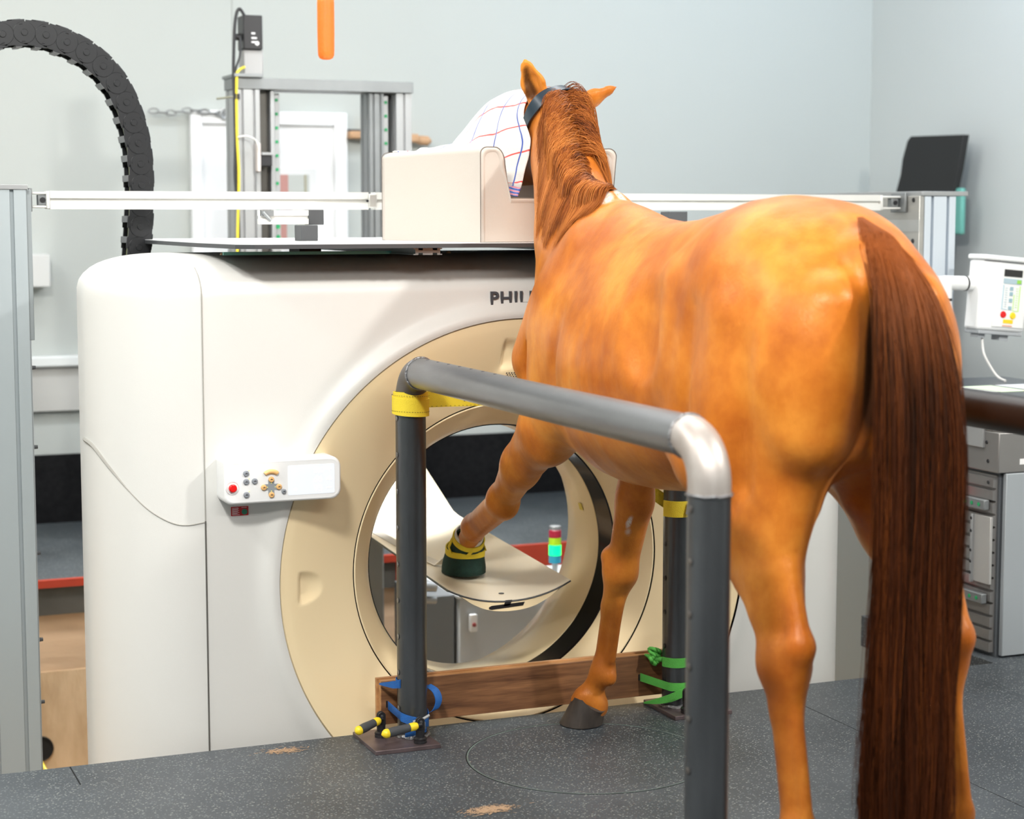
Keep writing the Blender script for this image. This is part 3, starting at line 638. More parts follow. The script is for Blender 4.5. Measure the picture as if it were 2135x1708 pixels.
# cross rail with end brackets
RY = 6.19; RZc = 1.602
cr_ = empty('cross_rail', (2.2, RY, RZc), 'long white slotted aluminium rail spanning between the two frame posts', 'rail')
RAILM = mat('anodised_white', (0.74, 0.74, 0.71), 0.36, 0.25)
mb = MB(); slot_profile(mb, 'x', 0.922, 2.012, RY, RZc, 0.05, 0.060, 1, 1, 0.012, 0.014); mb.build('rail', RAILM, cr_)
mb = MB(); slot_profile(mb, 'x', 2.037, 4.12, RY, RZc, 0.05, 0.060, 1, 1, 0.012, 0.014); mb.build('rail', RAILM, cr_)
MB().box(2.010, 2.04, RY - 0.034, RY + 0.02, RZc - 0.024, RZc + 0.024).build('joint_block', mat('joint_metal', (0.50, 0.49, 0.46), 0.35, 0.6), cr_, bevel=0.004)
MB().lathe([(0, -0.003), (0.004, -0.003), (0.004, 0.004)], (2.006, RY - 0.03, RZc), 'y', 8).build('screw', BLACK, cr_)
for xa, xb, s_ in ((0.853, 0.922, 1), (4.12, 4.226, -1)):
    MB().box(xa, xb, RY - 0.022, RY + 0.022, RZc + 0.018, RZc + 0.026).box(xa, xb, RY - 0.022, RY + 0.022, RZc - 0.026, RZc - 0.018).box(xb - 0.012 if s_ > 0 else xa, xb if s_ > 0 else xa + 0.012, RY - 0.025, RY + 0.025, RZc - 0.029, RZc + 0.029).build('clevis', RAILM, cr_, bevel=0.003)
    xm = (xa + xb) / 2 + (0.012 if s_ > 0 else 0.02)
    MB().box(xm - 0.015, xm + 0.015, RY - 0.016, RY + 0.016, RZc - 0.017, RZc + 0.017).build('knuckle', ALU_D, cr_, bevel=0.002)
    MB().lathe([(0, -0.003), (0.009, -0.003), (0.009, 0.002)], (xm, RY - 0.017, RZc), 'y', 14).build('pin', BLACK, cr_)
    xw = xa - 0.001 if s_ > 0 else xb - 0.011
    MB().box(xw, xw + 0.010, RY - 0.05, RY + 0.05, RZc - 0.038, RZc + 0.038).build('wall_bracket', ALU_D, cr_, bevel=0.002)
# board on top of the scanner
bd = empty('head_rest_board', (2.2, 5.5, 1.43), 'thin white board with a dark edge lying across the top of the scanner', 'board')
out = [(1.255, 5.50), (1.285, 5.16), (1.33, 5.115), (3.10, 5.115), (3.15, 5.16), (3.15, 6.5), (1.255, 6.5)]
MB().prism(out, 'z', 1.4565, 1.4685).build('board_core', DARKG, bd)
MB().prism([(2.2 + (x - 2.2) * 0.999, 5.8 + (y - 5.8) * 0.998) for x, y in out], 'z', 1.4687, 1.4705).build('board_top', WHITE2, bd)
mb = MB(); 
for x_ in (1.86, 2.55): slot_profile(mb, 'y', 5.14, 6.4, x_, 1.4455, 0.09, 0.020, 2, 1, 0.014, 0.006)
mb.build('support_rail', ALU_D, bd)
MB().box(1.60, 1.67, 5.60, 5.72, 1.4345, 1.456).build('riser', DARKG, bd)
MB().box(1.30, 1.85, 5.36, 5.375, 1.4346, 1.444).build('mint_strip', MINT, bd)
for x_ in (1.31, 1.435, 2.03): MB().lathe([(0, 0.007), (0.006, 0.006), (0.008, 0)], (x_, 5.42, 1.434), 'z', 12).build('screw_head', mat('brass', (0.50, 0.36, 0.2), 0.4, 0.6), bd)
# clamp arm on the board
ca = empty('clamp_arm', (1.665, 5.75, 1.4706), 'small aluminium arm with square black blocks standing on the white board', 'clamp')
MB().box(1.635, 1.69, 5.70, 5.78, 1.4706, 1.521).build('black_foot', DARKG, ca, bevel=0.002)
MB().box(1.672, 1.722, 5.74, 5.79, 1.522, 1.570).build('black_block', DARKG, ca, bevel=0.002)
mb = MB(); slot_profile(mb, 'x', 1.515, 1.672, 5.765, 1.546, 0.045, 0.045, 1, 1, 0.010, 0.008); mb.build('arm', RAILM, ca)
MB().box(1.515, 1.555, 5.735, 5.75, 1.55, 1.568).tube([(1.52, 5.735, 1.562), (1.545, 5.73, 1.535)], 0.006, 8).build('clamp_lever', ALU_D, ca)
# small black block seen beside the withers
thing(MB().box(2.95, 3.02, 5.7, 5.77, 1.4706, 1.565), 'black_block', DARKG, 'small dark block on the board just right of the horse withers', 'block', bevel=0.002)
# ------------------------------------------------------------------ vinyl head cushion
cu = empty('head_cushion', (2.26, 5.6, 1.4706), 'cream vinyl trough-shaped cushion holding the head of the horse', 'cushion')
def ush(o):
    w0, w1, z0, z1 = 2.043 + o, 2.492 - o, 1.4708 + o * 0.3, 1.757 - o
    pts = [(w0, z0)]
    def arc(cx, cz, rx, rz, a0, a1, n=7): return [(cx + rx * math.cos(math.radians(a0 + (a1 - a0) * k / n)), cz + rz * math.sin(math.radians(a0 + (a1 - a0) * k / n))) for k in range(n + 1)]
    pts += arc(w0 + 0.022, z1 - 0.02, 0.022, 0.02, 180, 90); 
    pts += arc(2.090, z1 - 0.05, 0.034 - o, 0.05, 90, 0)
    pts += [(2.130 + 0 - o * 0.3, 1.66)] + [(2.142, 1.605 - o)]
    pts += [(2.375, 1.605 - o)] + [(2.388 + o * 0.3, 1.66)]
    pts += arc(2.437, z1 - 0.052, 0.040 - o, 0.05, 180, 90)
    pts += arc(w1 - 0.022, z1 - 0.024, 0.026, 0.024, 90, 0) + [(w1 - 0.008, 1.60), (w1 - 0.02, z0)]
    return pts
n_ = len(ush(0)); rows_ = []
SHX = lambda x, y: x - 0.146 * (y - 5.18) * min(1, max(0, (2.36 - x) / 0.16))
for y_, o_ in ((5.182, 0.016), (5.178, 0.010), (5.179, 0.004), (5.183, 0.001), (5.19, 0.0), (5.4, 0), (5.6, 0), (5.80, 0.0), (5.835, 0.004), (5.85, 0.012), (5.855, 0.022)):
    rows_.append([(SHX(x, y_), y_, z) for x, z in ush(o_)])
mb = MB(); mb.grid(rows_, closed_v=True); mb.add(rows_[0], [tuple(range(n_))]); mb.add(rows_[-1], [tuple(range(n_))])
mb.build('cushion_body', VINYL, cu, smooth=50)
mb = MB(); mb.tube([(x, 5.1815, z) for x, z in ush(0.0006)], 0.0013, 6, closed=True); mb.build('front_seam', PIPING, cu)
mb = MB(); mb.tube([(SHX(x, 5.825), 5.825, z) for x, z in ush(-0.0006)], 0.0013, 6, closed=True); mb.build('back_seam', PIPING, cu)
# ------------------------------------------------------------------ energy chain
ec = empty('cable_chain', (1.24, 6.35, 0.6), 'black plastic cable chain arching over from the left behind the scanner', 'cable chain')
cpth = [(1.222, 0.95), (1.224, 1.15), (1.229, 1.372), (1.238, 1.469), (1.248, 1.632), (1.243, 1.777), (1.216, 1.897), (1.164, 2.007), (1.081, 2.088), (0.98, 2.135), (0.888, 2.151), (0.795, 2.141), (0.70, 2.11), (0.61, 2.06), (0.53, 2.0), (0.47, 1.93)]
cc = np.array(catmull(cpth, 16)); seg = np.r_[0, np.cumsum(np.hypot(*np.diff(cc, axis=0).T))]
L_ = seg[-1]; pitch = 0.0705; nl = int(L_ / pitch)
def cpos(s): return np.array([np.interp(s, seg, cc[:, 0]), np.interp(s, seg, cc[:, 1])])
for i in range(nl):
    a, b = cpos(i * pitch), cpos((i + 1) * pitch); d = (b - a) / np.linalg.norm(b - a); n2 = np.array([-d[1], d[0]])  # left of travel = inner side
    hh = 0.043
    def Q(u, v): return a + d * u + n2 * v
    mb = MB()
    for y0, y1, grow in ((6.300, 6.309, 0), (6.391, 6.400, 0)):
        pl = [Q(-0.006, -hh), Q(pitch * 0.45, -hh - 0.0005), Q(pitch * 0.5, -hh + 0.0015), Q(pitch * 0.98, -hh + 0.0015), Q(pitch * 0.98, hh - 0.004), Q(pitch * 0.5, hh - 0.004), Q(pitch * 0.45, hh), Q(-0.006, hh)]
        mb.prism([tuple(p) for p in pl], 'y', y0, y1)
        dsk = [tuple(Q(pitch + 0.036 * math.cos(t), 0.036 * math.sin(t))) for t in np.linspace(0, 2 * PI, 25)[:-1]]
        off = -0.004 if y0 < 6.35 else 0.004
        mb.prism(dsk, 'y', y0 + off * 0.6, y1 + off * 0.6)
        dsk = [tuple(Q(pitch + 0.011 * math.cos(t), 0.011 * math.sin(t))) for t in np.linspace(0, 2 * PI, 17)[:-1]]
        mb.prism(dsk, 'y', y0 + off * 1.6, y1 + off * 1.6)
        for q in (-0.028, 0.028): mb.prism([tuple(Q(0.002, q)), tuple(Q(0.014, q)), tuple(Q(0.014, q + 0.002)), tuple(Q(0.002, q + 0.002))], 'y', y0 + off * 0.9, y1 + off * 0.9)
    # outer cross bar with small teeth
    mb.prism([tuple(Q(0.005, -hh)), tuple(Q(0.050, -hh)), tuple(Q(0.048, -hh - 0.002)), tuple(Q(0.007, -hh - 0.002))], 'y', 6.302, 6.398)
    lk = mb.build('link', CHAINM, ec, bevel=0.0015, seg=1)
    MB().prism([tuple(Q(0.012, hh - 0.004)), tuple(Q(0.034, hh - 0.004)), tuple(Q(0.034, hh + 0.003)), tuple(Q(0.012, hh + 0.003))], 'y', 6.302, 6.398).build('crossbar', CLIP, lk, bevel=0.001, seg=1)
for off_, m_, y_ in ((0.022, CABLE_Y, 6.325), (0.024, mat('olive_cable', (0.25, 0.28, 0.10), 0.5), 6.345), (0.020, CABLE_BK, 6.37), (0.0, CABLE_BK, 6.35)):
    P_ = []
    for k in range(60):
        s_ = L_ * 0.985 * k / 59; a = cpos(s_); b = cpos(min(L_, s_ + 0.01)); d = (b - a) / max(1e-6, np.linalg.norm(b - a)); n2 = np.array([-d[1], d[0]])
        q = a + n2 * off_; P_.append((q[0], y_, q[1]))
    MB().tube(P_, 0.009, 8).build('cable', m_, ec)
MB().box(1.17, 1.28, 6.29, 6.41, -1.0, 0.96).build('chain_mount', ALU_D, ec)
# ------------------------------------------------------------------ vertical lift frame behind the scanner
LK = 1.19
_bo = MB.build
def _lb(self, name, m, parent=None, **kw):
    self.v = [(x * LK, y * LK, max(0.0, 1.55 + (z - 1.55) * LK)) for x, y, z in self.v]; return _bo(self, name, m, parent, **kw)
MB.build = _lb
lv = empty('lift_column', (2.4, 8.2, 0.0), 'tall aluminium lift frame with two columns and a motor, behind the scanner', 'lift frame')
def cross(x0, x1, y0, y1, z0, z1, m, nm, b=0.002): return MB().box(x0, x1, y0, y1, z0, z1).build(nm, m, lv, bevel=b)
mb = MB(); slot_profile(mb, 'z', 0.2475, 2.018, 1.745, 6.86, 0.09, 0.16, 2, 2, 0.012, 0.012); mb.build('column', ALU, lv)
cross(1.79, 1.835, 6.83, 6.90, 0.2475, 2.018, mat('screw_cover', (0.10, 0.095, 0.085), 0.35, 0.6), 'spindle_cover')
cross(1.837, 1.852, 6.80, 6.90, 0.2475, 2.018, ALU, 'guide_flange')
r1 = cross(1.858, 1.882, 6.84, 6.86, 0.2475, 2.01, ALU, 'linear_guide')
mb = MB(); slot_profile(mb, 'z', 0.2475, 2.018, 2.255, 6.86, 0.055, 0.12, 2, 2, 0.010, 0.010); mb.build('column', ALU_D, lv)
r2 = cross(2.288, 2.308, 6.82, 6.84, 0.2475, 2.01, ALU, 'linear_guide')
mb = MB(); slot_profile(mb, 'z', 0.2475, 2.018, 2.362, 6.86, 0.062, 0.14, 1, 2, 0.010, 0.010); mb.build('column', ALU, lv)
cross(2.31, 2.33, 6.88, 6.92, 0.2475, 2.018, ALU_D, 'web_plate')
cross(1.695, 2.398, 6.78, 6.94, 2.020, 2.062, ALU_D, 'top_beam')
cross(1.69, 1.80, 6.76, 6.95, 2.062, 2.075, ALU_D, 'motor_plate')
cross(1.738, 1.812, 6.80, 6.88, 2.075, 2.165, mat('motor_flange', (0.36, 0.36, 0.36), 0.45, 0.3), 'gearbox', 0.004)
mo = cross(1.735, 1.808, 6.79, 6.88, 2.166, 2.292, BLACK, 'motor', 0.004)
mb = MB()
for zz, w_ in ((2.222, 0.014), (2.205, 0.02), (2.19, 0.016)): mb.box(1.765, 1.765 + w_, 6.7885, 6.790, zz, zz + 0.006)
mb.lathe([(0, -0.0015), (0.008, -0.0015), (0.008, 0)], (1.786, 6.79, 2.189), 'y', 14); mb.build('nameplate', LABELW, mo)
MB().lathe([(0, 0.0), (0.012, 0), (0.014, 0.02), (0, 0.022)], (1.712, 6.83, 2.213), 'x', 12).build('plug', BLACK, mo)
for k in range(9):
    for rr, xx in ((r1, 1.870), (r2, 2.298)):
        z_ = 1.985 - k * 0.052
        yq = 6.8385 if xx < 2 else 6.8185
        MB().lathe([(0, -0.002), (0.0065, -0.002), (0.0065, 0)], (xx, yq + 0.001, z_), 'y', 10).build('green_plug', GREENDOT, rr)
for z_ in (1.51, 1.47):
    MB().lathe([(0, -0.002), (0.009, -0.002), (0.009, 0)], (1.870, 6.8395, z_), 'y', 10).build('green_plug', GREENDOT, r1)
cross(1.78, 1.83, 6.76, 6.83, 1.735, 1.775, BLACK, 'limit_switch', 0.003)
MB().box(1.772, 1.785, 6.755, 6.80, 1.715, 1.82).build('switch_bracket', mat('pinkish_bracket', (0.62, 0.57, 0.55), 0.5), lv, bevel=0.002)
MB().box(1.79, 1.84, 6.755, 6.80, 1.777, 1.786).build('switch_top', ALU, lv)
def cab(pts, r_, m_, nm='cable'): return MB().tube([tuple(p) for p in catmull(pts, 8)], r_, 8).build(nm, m_, lv)
cab([(1.735, 6.77, 2.285), (1.715, 6.77, 2.31), (1.70, 6.77, 2.27), (1.692, 6.77, 2.15), (1.69, 6.77, 2.05), (1.695, 6.77, 1.85), (1.69, 6.77, 1.7), (1.70, 6.77, 1.55), (1.70, 6.77, 1.3)], 0.006, CABLE_BK)
cab([(1.72, 6.78, 2.21), (1.715, 6.77, 2.14), (1.697, 6.77, 2.08), (1.692, 6.775, 1.95), (1.70, 6.775, 1.7), (1.705, 6.775, 1.3)], 0.004, CABLE_BK)
cab([(1.735, 6.78, 2.10), (1.71, 6.77, 2.085), (1.70, 6.765, 2.05), (1.698, 6.765, 1.85), (1.703, 6.765, 1.7), (1.695, 6.765, 1.5), (1.69, 6.765, 1.3)], 0.005, CABLE_Y)
cab([(1.70, 6.76, 1.84), (1.73, 6.75, 1.845), (1.765, 6.75, 1.83), (1.775, 6.75, 1.80)], 0.003, CABLE_W)
MB().tube([(1.70, 6.77, 1.99), (1.66, 6.77, 1.985), (1.625, 6.77, 1.98)], 0.004, 8).build('wire_stub', mat('olive_wire', (0.22, 0.22, 0.16), 0.6), lv)
MB().box(1.693, 1.71, 6.76, 6.78, 1.98, 2.0).build('cable_tie', BLACK, lv)
MB.build = _bo
# ------------------------------------------------------------------ orange hanging pad
op = empty('hanging_pad', (1.965, 6.5, 2.11), 'bright orange cylindrical pad hanging down from the ceiling', 'pad')
MB().lathe([(0, 0), (0.014, 0.001), (0.024, 0.006), (0.029, 0.016), (0.030, 0.03), (0.031, 0.10), (0.031, 0.20), (0.030, 0.214), (0.024, 0.224), (0.012, 0.228), (0, 0.229)], (1.965, 6.5, 2.112), 'z', 32).build('body', ORANGE, op, smooth=60)
MB().box(1.945, 1.975, 6.488, 6.512, 2.335, 2.39).tube([(1.96, 6.5, 2.38), (1.96, 6.5, 4.195)], 0.006, 8).build('strap', mat('orange_strap', (0.75, 0.10, 0.01), 0.6), op)
# ------------------------------------------------------------------ stocks: two pipe rails beside the horse
def rail_frame(x, m_rail, m_post, lab, right=False):
    r = empty('stock_rail', (x, 4.2, 0), lab, 'pipe rail'); R = 0.0445; yf, yn, zt = 5.06, (3.05 if right else 3.245), 1.10
    for yy, far in ((yf, 1), (yn, 0)):
        p = MB().lathe([(R, 0.012), (R, 0.99)], (x, yy, 0), 'z', 40).build('post', m_post, r, smooth=60)
        MB().tube([(x + (R + 0.001) * math.cos(a), yy + (R + 0.001) * math.sin(a), 0.992 + 0.001 * math.sin(9 * a)) for a in np.linspace(0, 2 * PI, 40)[:-1]], 0.0038, 8, closed=True).build('weld', WELD, r)
        MB().tube([(x + (R + 0.003) * math.cos(a), yy + (R + 0.003) * math.sin(a), 0.016 + 0.002 * math.sin(7 * a)) for a in np.linspace(0, 2 * PI, 40)[:-1]], 0.007, 8, closed=True).build('weld', WELD, r)
        MB().box(x - (0.155 if not right else 0.065), x + (0.045 if not right else 0.135), yy - 0.122, yy + 0.098, 0.0, 0.013).build('base_plate', PLATE, r, bevel=0.0015)
        mbh = MB()
        for k in range(9):
            zz = 0.10 + k * 0.108
            for sx_ in (-1,):
                a = math.radians(180 + 14); mbh.lathe([(0, -0.0012), (0.0065, -0.0012), (0.0085, 0.0)], (x - R - 0.0003, yy - 0.004, zz), 'x', 14)
        mbh.build('pin_holes', BLACK if right else (WELD if far else ELBOWD), p)
    for yy, s in ((yf, -1), (yn, 1)):
        Rb = 0.09
        pts = [(x, yy + s * (Rb - Rb * math.cos(a)), 0.992 + (zt - 0.992 - 0 if False else Rb) * math.sin(a) + (zt - 0.992 - Rb)) for a in np.linspace(0, PI / 2, 14)]
        pts = [(x, yy, 0.992)] + pts
        MB().tube(pts, R * 1.0, 40, caps=False).build('elbow', (ELBOW if s > 0 else ELBOWD) if not right else PIPEBR, r, smooth=60)
        ye = yy + s * Rb
        MB().tube([(x + (R + 0.001) * math.cos(a), ye + 0.001 * math.sin(8 * a), zt + (R + 0.001) * math.sin(a)) for a in np.linspace(0, 2 * PI, 40)[:-1]], 0.0036, 8, closed=True).build('weld', WELD, r)
    MB().tube([(x, yn + 0.09, zt), (x, yf - 0.09, zt)], R, 40).build('top_rail', m_rail, r, smooth=60)
    if not right:
        mbh = MB()
        for k in range(7): mbh.lathe([(0, 0.0012), (0.004, 0.0012), (0.005, 0.0)], (x - 0.004, 4.90 - k * 0.085, zt + R - 0.0006), 'z', 10)
        mbh.build('rail_pips', DARKG, r)
    return r
rail_frame(1.775, STEELH, STEEL, 'grey steel pipe rail left of the horse, bent down at both ends')
rail_frame(2.656, PIPEBR, STEEL, 'dark steel pipe rail on the right side of the horse', True)
# lever clamps on the base plates
def knob_clamp(x, y, hx, hy, hz, lab, handle=True):
    c = empty('lever_clamp', (x, y, 0.013), lab, 'clamp', None)
    MB().lathe([(0, 0), (0.0185, 0), (0.0195, 0.004), (0.0185, 0.008), (0.0195, 0.010), (0.0195, 0.015), (0.016, 0.018), (0.013, 0.019), (0.013, 0.032), (0.0135, 0.036), (0.0135, 0.04)], (x, y, 0.013), 'z', 24).build('foot', BLACK, c, smooth=40)
    mbf = MB(); prof_ = [(-0.012, 0.05), (0.012, 0.05)] + [(0.012 * math.cos(a), 0.078 + 0.012 * math.sin(a)) for a in np.linspace(0, PI, 9)]
    for o_ in ((-0.009, -0.003), (0.003, 0.009)): mbf.prism([(x + p[0], p[1]) for p in prof_], 'y', y + o_[0], y + o_[1])
    mbf.build('fork', BLACK, c, bevel=0.001)
    MB().lathe([(0, -0.012), (0.004, -0.011), (0.0045, 0.012), (0, 0.012)], (x, y, 0.078), 'y', 10).build('pivot_bolt', DARKG, c)
    if handle:
        a = Vector((x, y - 0.010, 0.070)); d = (Vector((hx, hy, hz)) - a); L = d.length; d = d / L
        def seg_(u0, u1, rs, m_, nm): n = len(rs); MB().tube([a + d * (L * (u0 + (u1 - u0) * i / (n - 1))) for i in range(n)], rs, 20).build(nm, m_, c, smooth=60)
        seg_(0.10, 0.30, [0.009, 0.0125, 0.0125, 0.0122], YEL, 'yellow_collar')
        seg_(0.30, 0.84, [0.0120, 0.0124, 0.0128, 0.0136, 0.0142, 0.0138, 0.0130], DARKG, 'grip')
        seg_(0.82, 1.0, [0.0130, 0.0138, 0.0132, 0.0095, 0.0015], YEL, 'yellow_tip')
        MB().tube([a - d * 0.0, a + d * L * 0.12], 0.007, 12).build('lever_stub', BLACK, c)
    return c
knob_clamp(1.682, 5.075, 1.585, 5.02, 0.052, 'upper black lever clamp with yellow tipped handle on the left base plate')
knob_clamp(1.768, 4.972, 1.640, 4.945, 0.058, 'black lever clamp with yellow tipped handle at the front edge of the left base plate')
knob_clamp(2.645, 4.965, 0, 0, 0, 'small black clamp foot without handle on the right base plate', False)
# ------------------------------------------------------------------ plank
pk = empty('wooden_plank', (2.15, 5.15, 0.03), 'dark brown wooden plank strapped upright across the bottom of the scanner opening', 'plank')
MB().box(1.700, 2.70, 5.125, 5.147, 0.034, 0.166).build('face_board', WOOD, pk, bevel=0.001)
MB().box(1.692, 2.70, 5.1475, 5.160, 0.034, 0.172).build('back_board', WOODE, pk, bevel=0.001)
MB().box(1.7, 2.70, 5.126, 5.1465, 0.1662, 0.1675).build('top_edge', WOODE, pk)
MB().box(1.6985, 1.6998, 5.126, 5.1465, 0.034, 0.1662).build('end_edge', WOODE, pk)
for x_ in (1.7145, 2.556): MB().box(x_, x_ + 0.005, 5.1238, 5.1252, 0.086, 0.106).build('strap_slot', BLACK, pk)
# ------------------------------------------------------------------ straps
def wrap(cx, cy, r, z_of, a0, a1, w, n=28, th=0.0025):
    P_, Nn, Wd = [], [], []
    for k in range(n):
        a = math.radians(a0 + (a1 - a0) * k / (n - 1)); nn = Vector((math.cos(a), math.sin(a), 0)); P_.append(Vector((cx, cy, 0)) + nn * r + Vector((0, 0, z_of(k / (n - 1))))); Nn.append(nn); Wd.append(Vector((0, 0, w)))
    return P_, Nn, Wd
PL = (1.775, 5.06); PR = (2.656, 5.06); RR = 0.047
def strap_obj(name, segs, m, label, cat, extra=None):
    r = empty(name, tuple(segs[0][0][0]), label, cat)
    for P_, Nn, Wd, th in segs:
        if len(P_) < 12:
            k_ = 8; P_ = [Vector(q) for q in catmull([tuple(q) for q in P_], k_)]; f_ = np.linspace(0, len(Nn) - 1, len(P_)); ii_ = np.arange(len(Nn))
            Nn = [Vector([float(np.interp(f, ii_, [w_[c] for w_ in Nn])) for c in range(3)]) for f in f_]; Wd = [Vector([float(np.interp(f, ii_, [w_[c] for w_ in Wd])) for c in range(3)]) for f in f_]
        MB().ribbon(P_, Nn, Wd, th).build('webbing', m, r, smooth=50)
    if extra: extra(r)
    return r
def to_slot(cx, cy, xs, ys, z0, z1, a, w=0.030, n=8):
    a = math.radians(a); p0 = Vector((cx + RR * math.cos(a), cy + RR * math.sin(a), z0)); p1 = Vector((xs, ys, z1)); d = (p1 - p0); nn = Vector((0, -1, 0))
    return [p0.lerp(p1, k / (n - 1)) for k in range(n)], [nn] * n, [Vector((0, 0, w))] * n
yP, nN, wD = to_slot(PL[0], PL[1], 1.719, 5.12, 0.078, 0.094, 205, 0.026)
w1 = wrap(*PL, RR, lambda t: 0.078 - 0.026 * t, 205, 335, 0.026)
t1 = ([Vector((1.80, 5.012, 0.045)), Vector((1.83, 4.995, 0.052)), Vector((1.836, 4.99, 0.062)), Vector((1.82, 5.0, 0.05)), Vector((1.78, 5.005, 0.035)), Vector((1.745, 5.01, 0.030))], [(0.2, -1, 0)] * 6, [Vector((0, 0, 0.026))] * 6)
t2 = ([Vector((1.800, 5.008, 0.040)), Vector((1.765, 5.006, 0.034)), Vector((1.733, 5.005, 0.031))], [(0, -1, 0)] * 3, [Vector((0, 0, 0.014))] * 3)
lp = ([Vector((1.828, 5.075, 0.155)), Vector((1.845, 5.055, 0.142)), Vector((1.852, 5.045, 0.115)), Vector((1.842, 5.045, 0.088)), Vector((1.822, 5.05, 0.078))], [(0.6, -1, 0.2)] * 5, [Vector((0.022, 0.006, 0.004))] * 5)
tp = ([Vector((1.73, 5.085, 0.180)), Vector((1.712, 5.11, 0.176)), Vector((1.688, 5.13, 0.169))], [(0, 0, 1)] * 3, [Vector((0.004, 0.030, 0.0))] * 3)
tp2 = ([Vector((1.733, 5.045, 0.176)), Vector((1.715, 5.065, 0.170)), Vector((1.690, 5.115, 0.163))], [(0, -1, 0.2)] * 3, [Vector((0, 0, 0.026)), Vector((0, 0, 0.022)), Vector((0, 0, 0.004))])
def bk(r):
    MB().box(1.762, 1.795, 4.998, 5.012, 0.042, 0.066).build('buckle', ALU, r, bevel=0.003)
    MB().tube([(1.755, 4.996, 0.070), (1.785, 4.993, 0.077), (1.806, 5.0, 0.084)], 0.0045, 10).build('buckle_bar', ALU, r)
strap_obj('blue_strap', [(yP, nN, wD, 0.002), (*w1, 0.0025), (*t2, 0.002), (*lp, 0.0025), (*tp2, 0.002), (*wrap(*PL, RR, lambda t: 0.174, 120, 200, 0.024), 0.002), (*wrap(*PL, RR, lambda t: 0.062 + 0.02 * t, -30, 20, 0.026), 0.002)], BWEB, 'blue ratchet strap tying the plank to the left front pipe', 'strap', bk)
gP, gN, gW = to_slot(PR[0], PR[1], 2.560, 5.12, 0.082, 0.098, 215, 0.026)
def gk(r):
    mb = MB(); rnd = random.Random(4)
    for i in range(4):
        c = Vector((2.594 + rnd.uniform(-0.012, 0.012), 5.09, 0.166 + rnd.uniform(-0.016, 0.02))); a0 = rnd.uniform(0, PI); ex, ez = rnd.uniform(0.008, 0.014), rnd.uniform(0.010, 0.018)
        mb.tube([c + Vector((ex * math.cos(t + a0), 0.007 * math.sin(2 * t), ez * math.sin(t))) for t in np.linspace(0, 2 * PI, 16)[:-1]], 0.0062, 10, closed=True)
    mb.tube([(2.570, 5.11, 0.172), (2.585, 5.095, 0.166), (2.60, 5.09, 0.160), (2.615, 5.075, 0.160)], [0.003, 0.009, 0.010, 0.008], 10)
    mb.build('knot', GWEB, r, smooth=60)
    MB().box(2.676, 2.698, 5.018, 5.034, 0.066, 0.090).build('buckle', ALU_D, r, bevel=0.003)
    MB().tube([(2.672, 5.012, 0.092), (2.690, 5.015, 0.098), (2.703, 5.025, 0.101)], 0.004, 8).build('buckle_bar', ALU, r)
    MB().box(2.702, 2.709, 5.03, 5.035, 0.098, 0.125).build('blue_tag', BWEB, r)
tail = ([Vector((2.690, 5.012, 0.078)), Vector((2.66, 5.004, 0.070)), Vector((2.62, 5.02, 0.050)), Vector((2.585, 5.05, 0.035)), Vector((2.555, 5.085, 0.024))], [(0, -1, 0)] * 5, [Vector((0, 0, 0.028)), Vector((0, 0, 0.030)), Vector((0, 0, 0.027)), Vector((0, 0, 0.018)), Vector((0, 0, 0.003))])
strap_obj('green_strap', [(gP, gN, gW, 0.002), (*wrap(*PR, RR, lambda t: 0.082, 215, 330, 0.026), 0.0022), (*wrap(*PR, RR, lambda t: 0.158 + 0.002 * t, 180, 380, 0.030), 0.0024), (*tail, 0.002)], GWEB, 'bright green strap knotted around the right front pipe and the plank', 'strap', gk)
# yellow strap between the two posts
def yk(r):
    text_part('print', 'Master', 0.029, (1.985, 5.117, 1.019), STITCH, r, 0.0002, 0.0008, rot=(PI / 2, PI, 0.0))
    text_part('print', 'Lock.', 0.013, (1.912, 5.115, 1.021), STITCH, r, 0.0002, 0.0003, rot=(PI / 2, PI, 0.0))
    mb = MB(); P_ = [Vector(p) for p in catmull([tuple(p) for p in sp_pts[::6]], 40)]
    for k in range(0, len(P_) - 2, 3):
        for dz in (-0.021, 0.021): mb.tube([P_[k] + Vector((0, -0.0028, dz)), P_[k + 1] + Vector((0, -0.0028, dz))], 0.0006, 4)
    mb.build('stitching', STITCH, r)
    for q in (-0.024, 0.022):
        P_, Nn, Wd = wrap(*PL, RR + 0.0078, lambda t: 1.008 + q + 0.002 * math.sin(5 * t), 130, 350, 0.0012, 54)
        mb = MB()
        for k in range(0, 52, 2): mb.ribbon(P_[k:k + 2], Nn[k:k + 2], Wd[k:k + 2], 0.0006)
        mb.build('stitching', STITCH, r)
    MB().tube([(2.660, 5.004, 0.630), (2.667, 5.004, 0.662)], 0.006, 10).tube([(2.674, 5.004, 0.630), (2.681, 5.004, 0.662)], 0.006, 10).build('buckle_bar', ALU, r)
def yz(u): return 0.0
sp_pts = catmull([(1.776, 5.107, 1.010), (1.95, 5.118, 1.008), (2.12, 5.130, 1.000), (2.28, 5.132, 0.955), (2.45, 5.125, 0.82), (2.58, 5.113, 0.70), (2.656, 5.107, 0.645)], 6)
n = len(sp_pts)
sp = ([Vector(p) for p in sp_pts], [(0, -1, 0)] * n, [Vector((0, 0, 0.048))] * n)
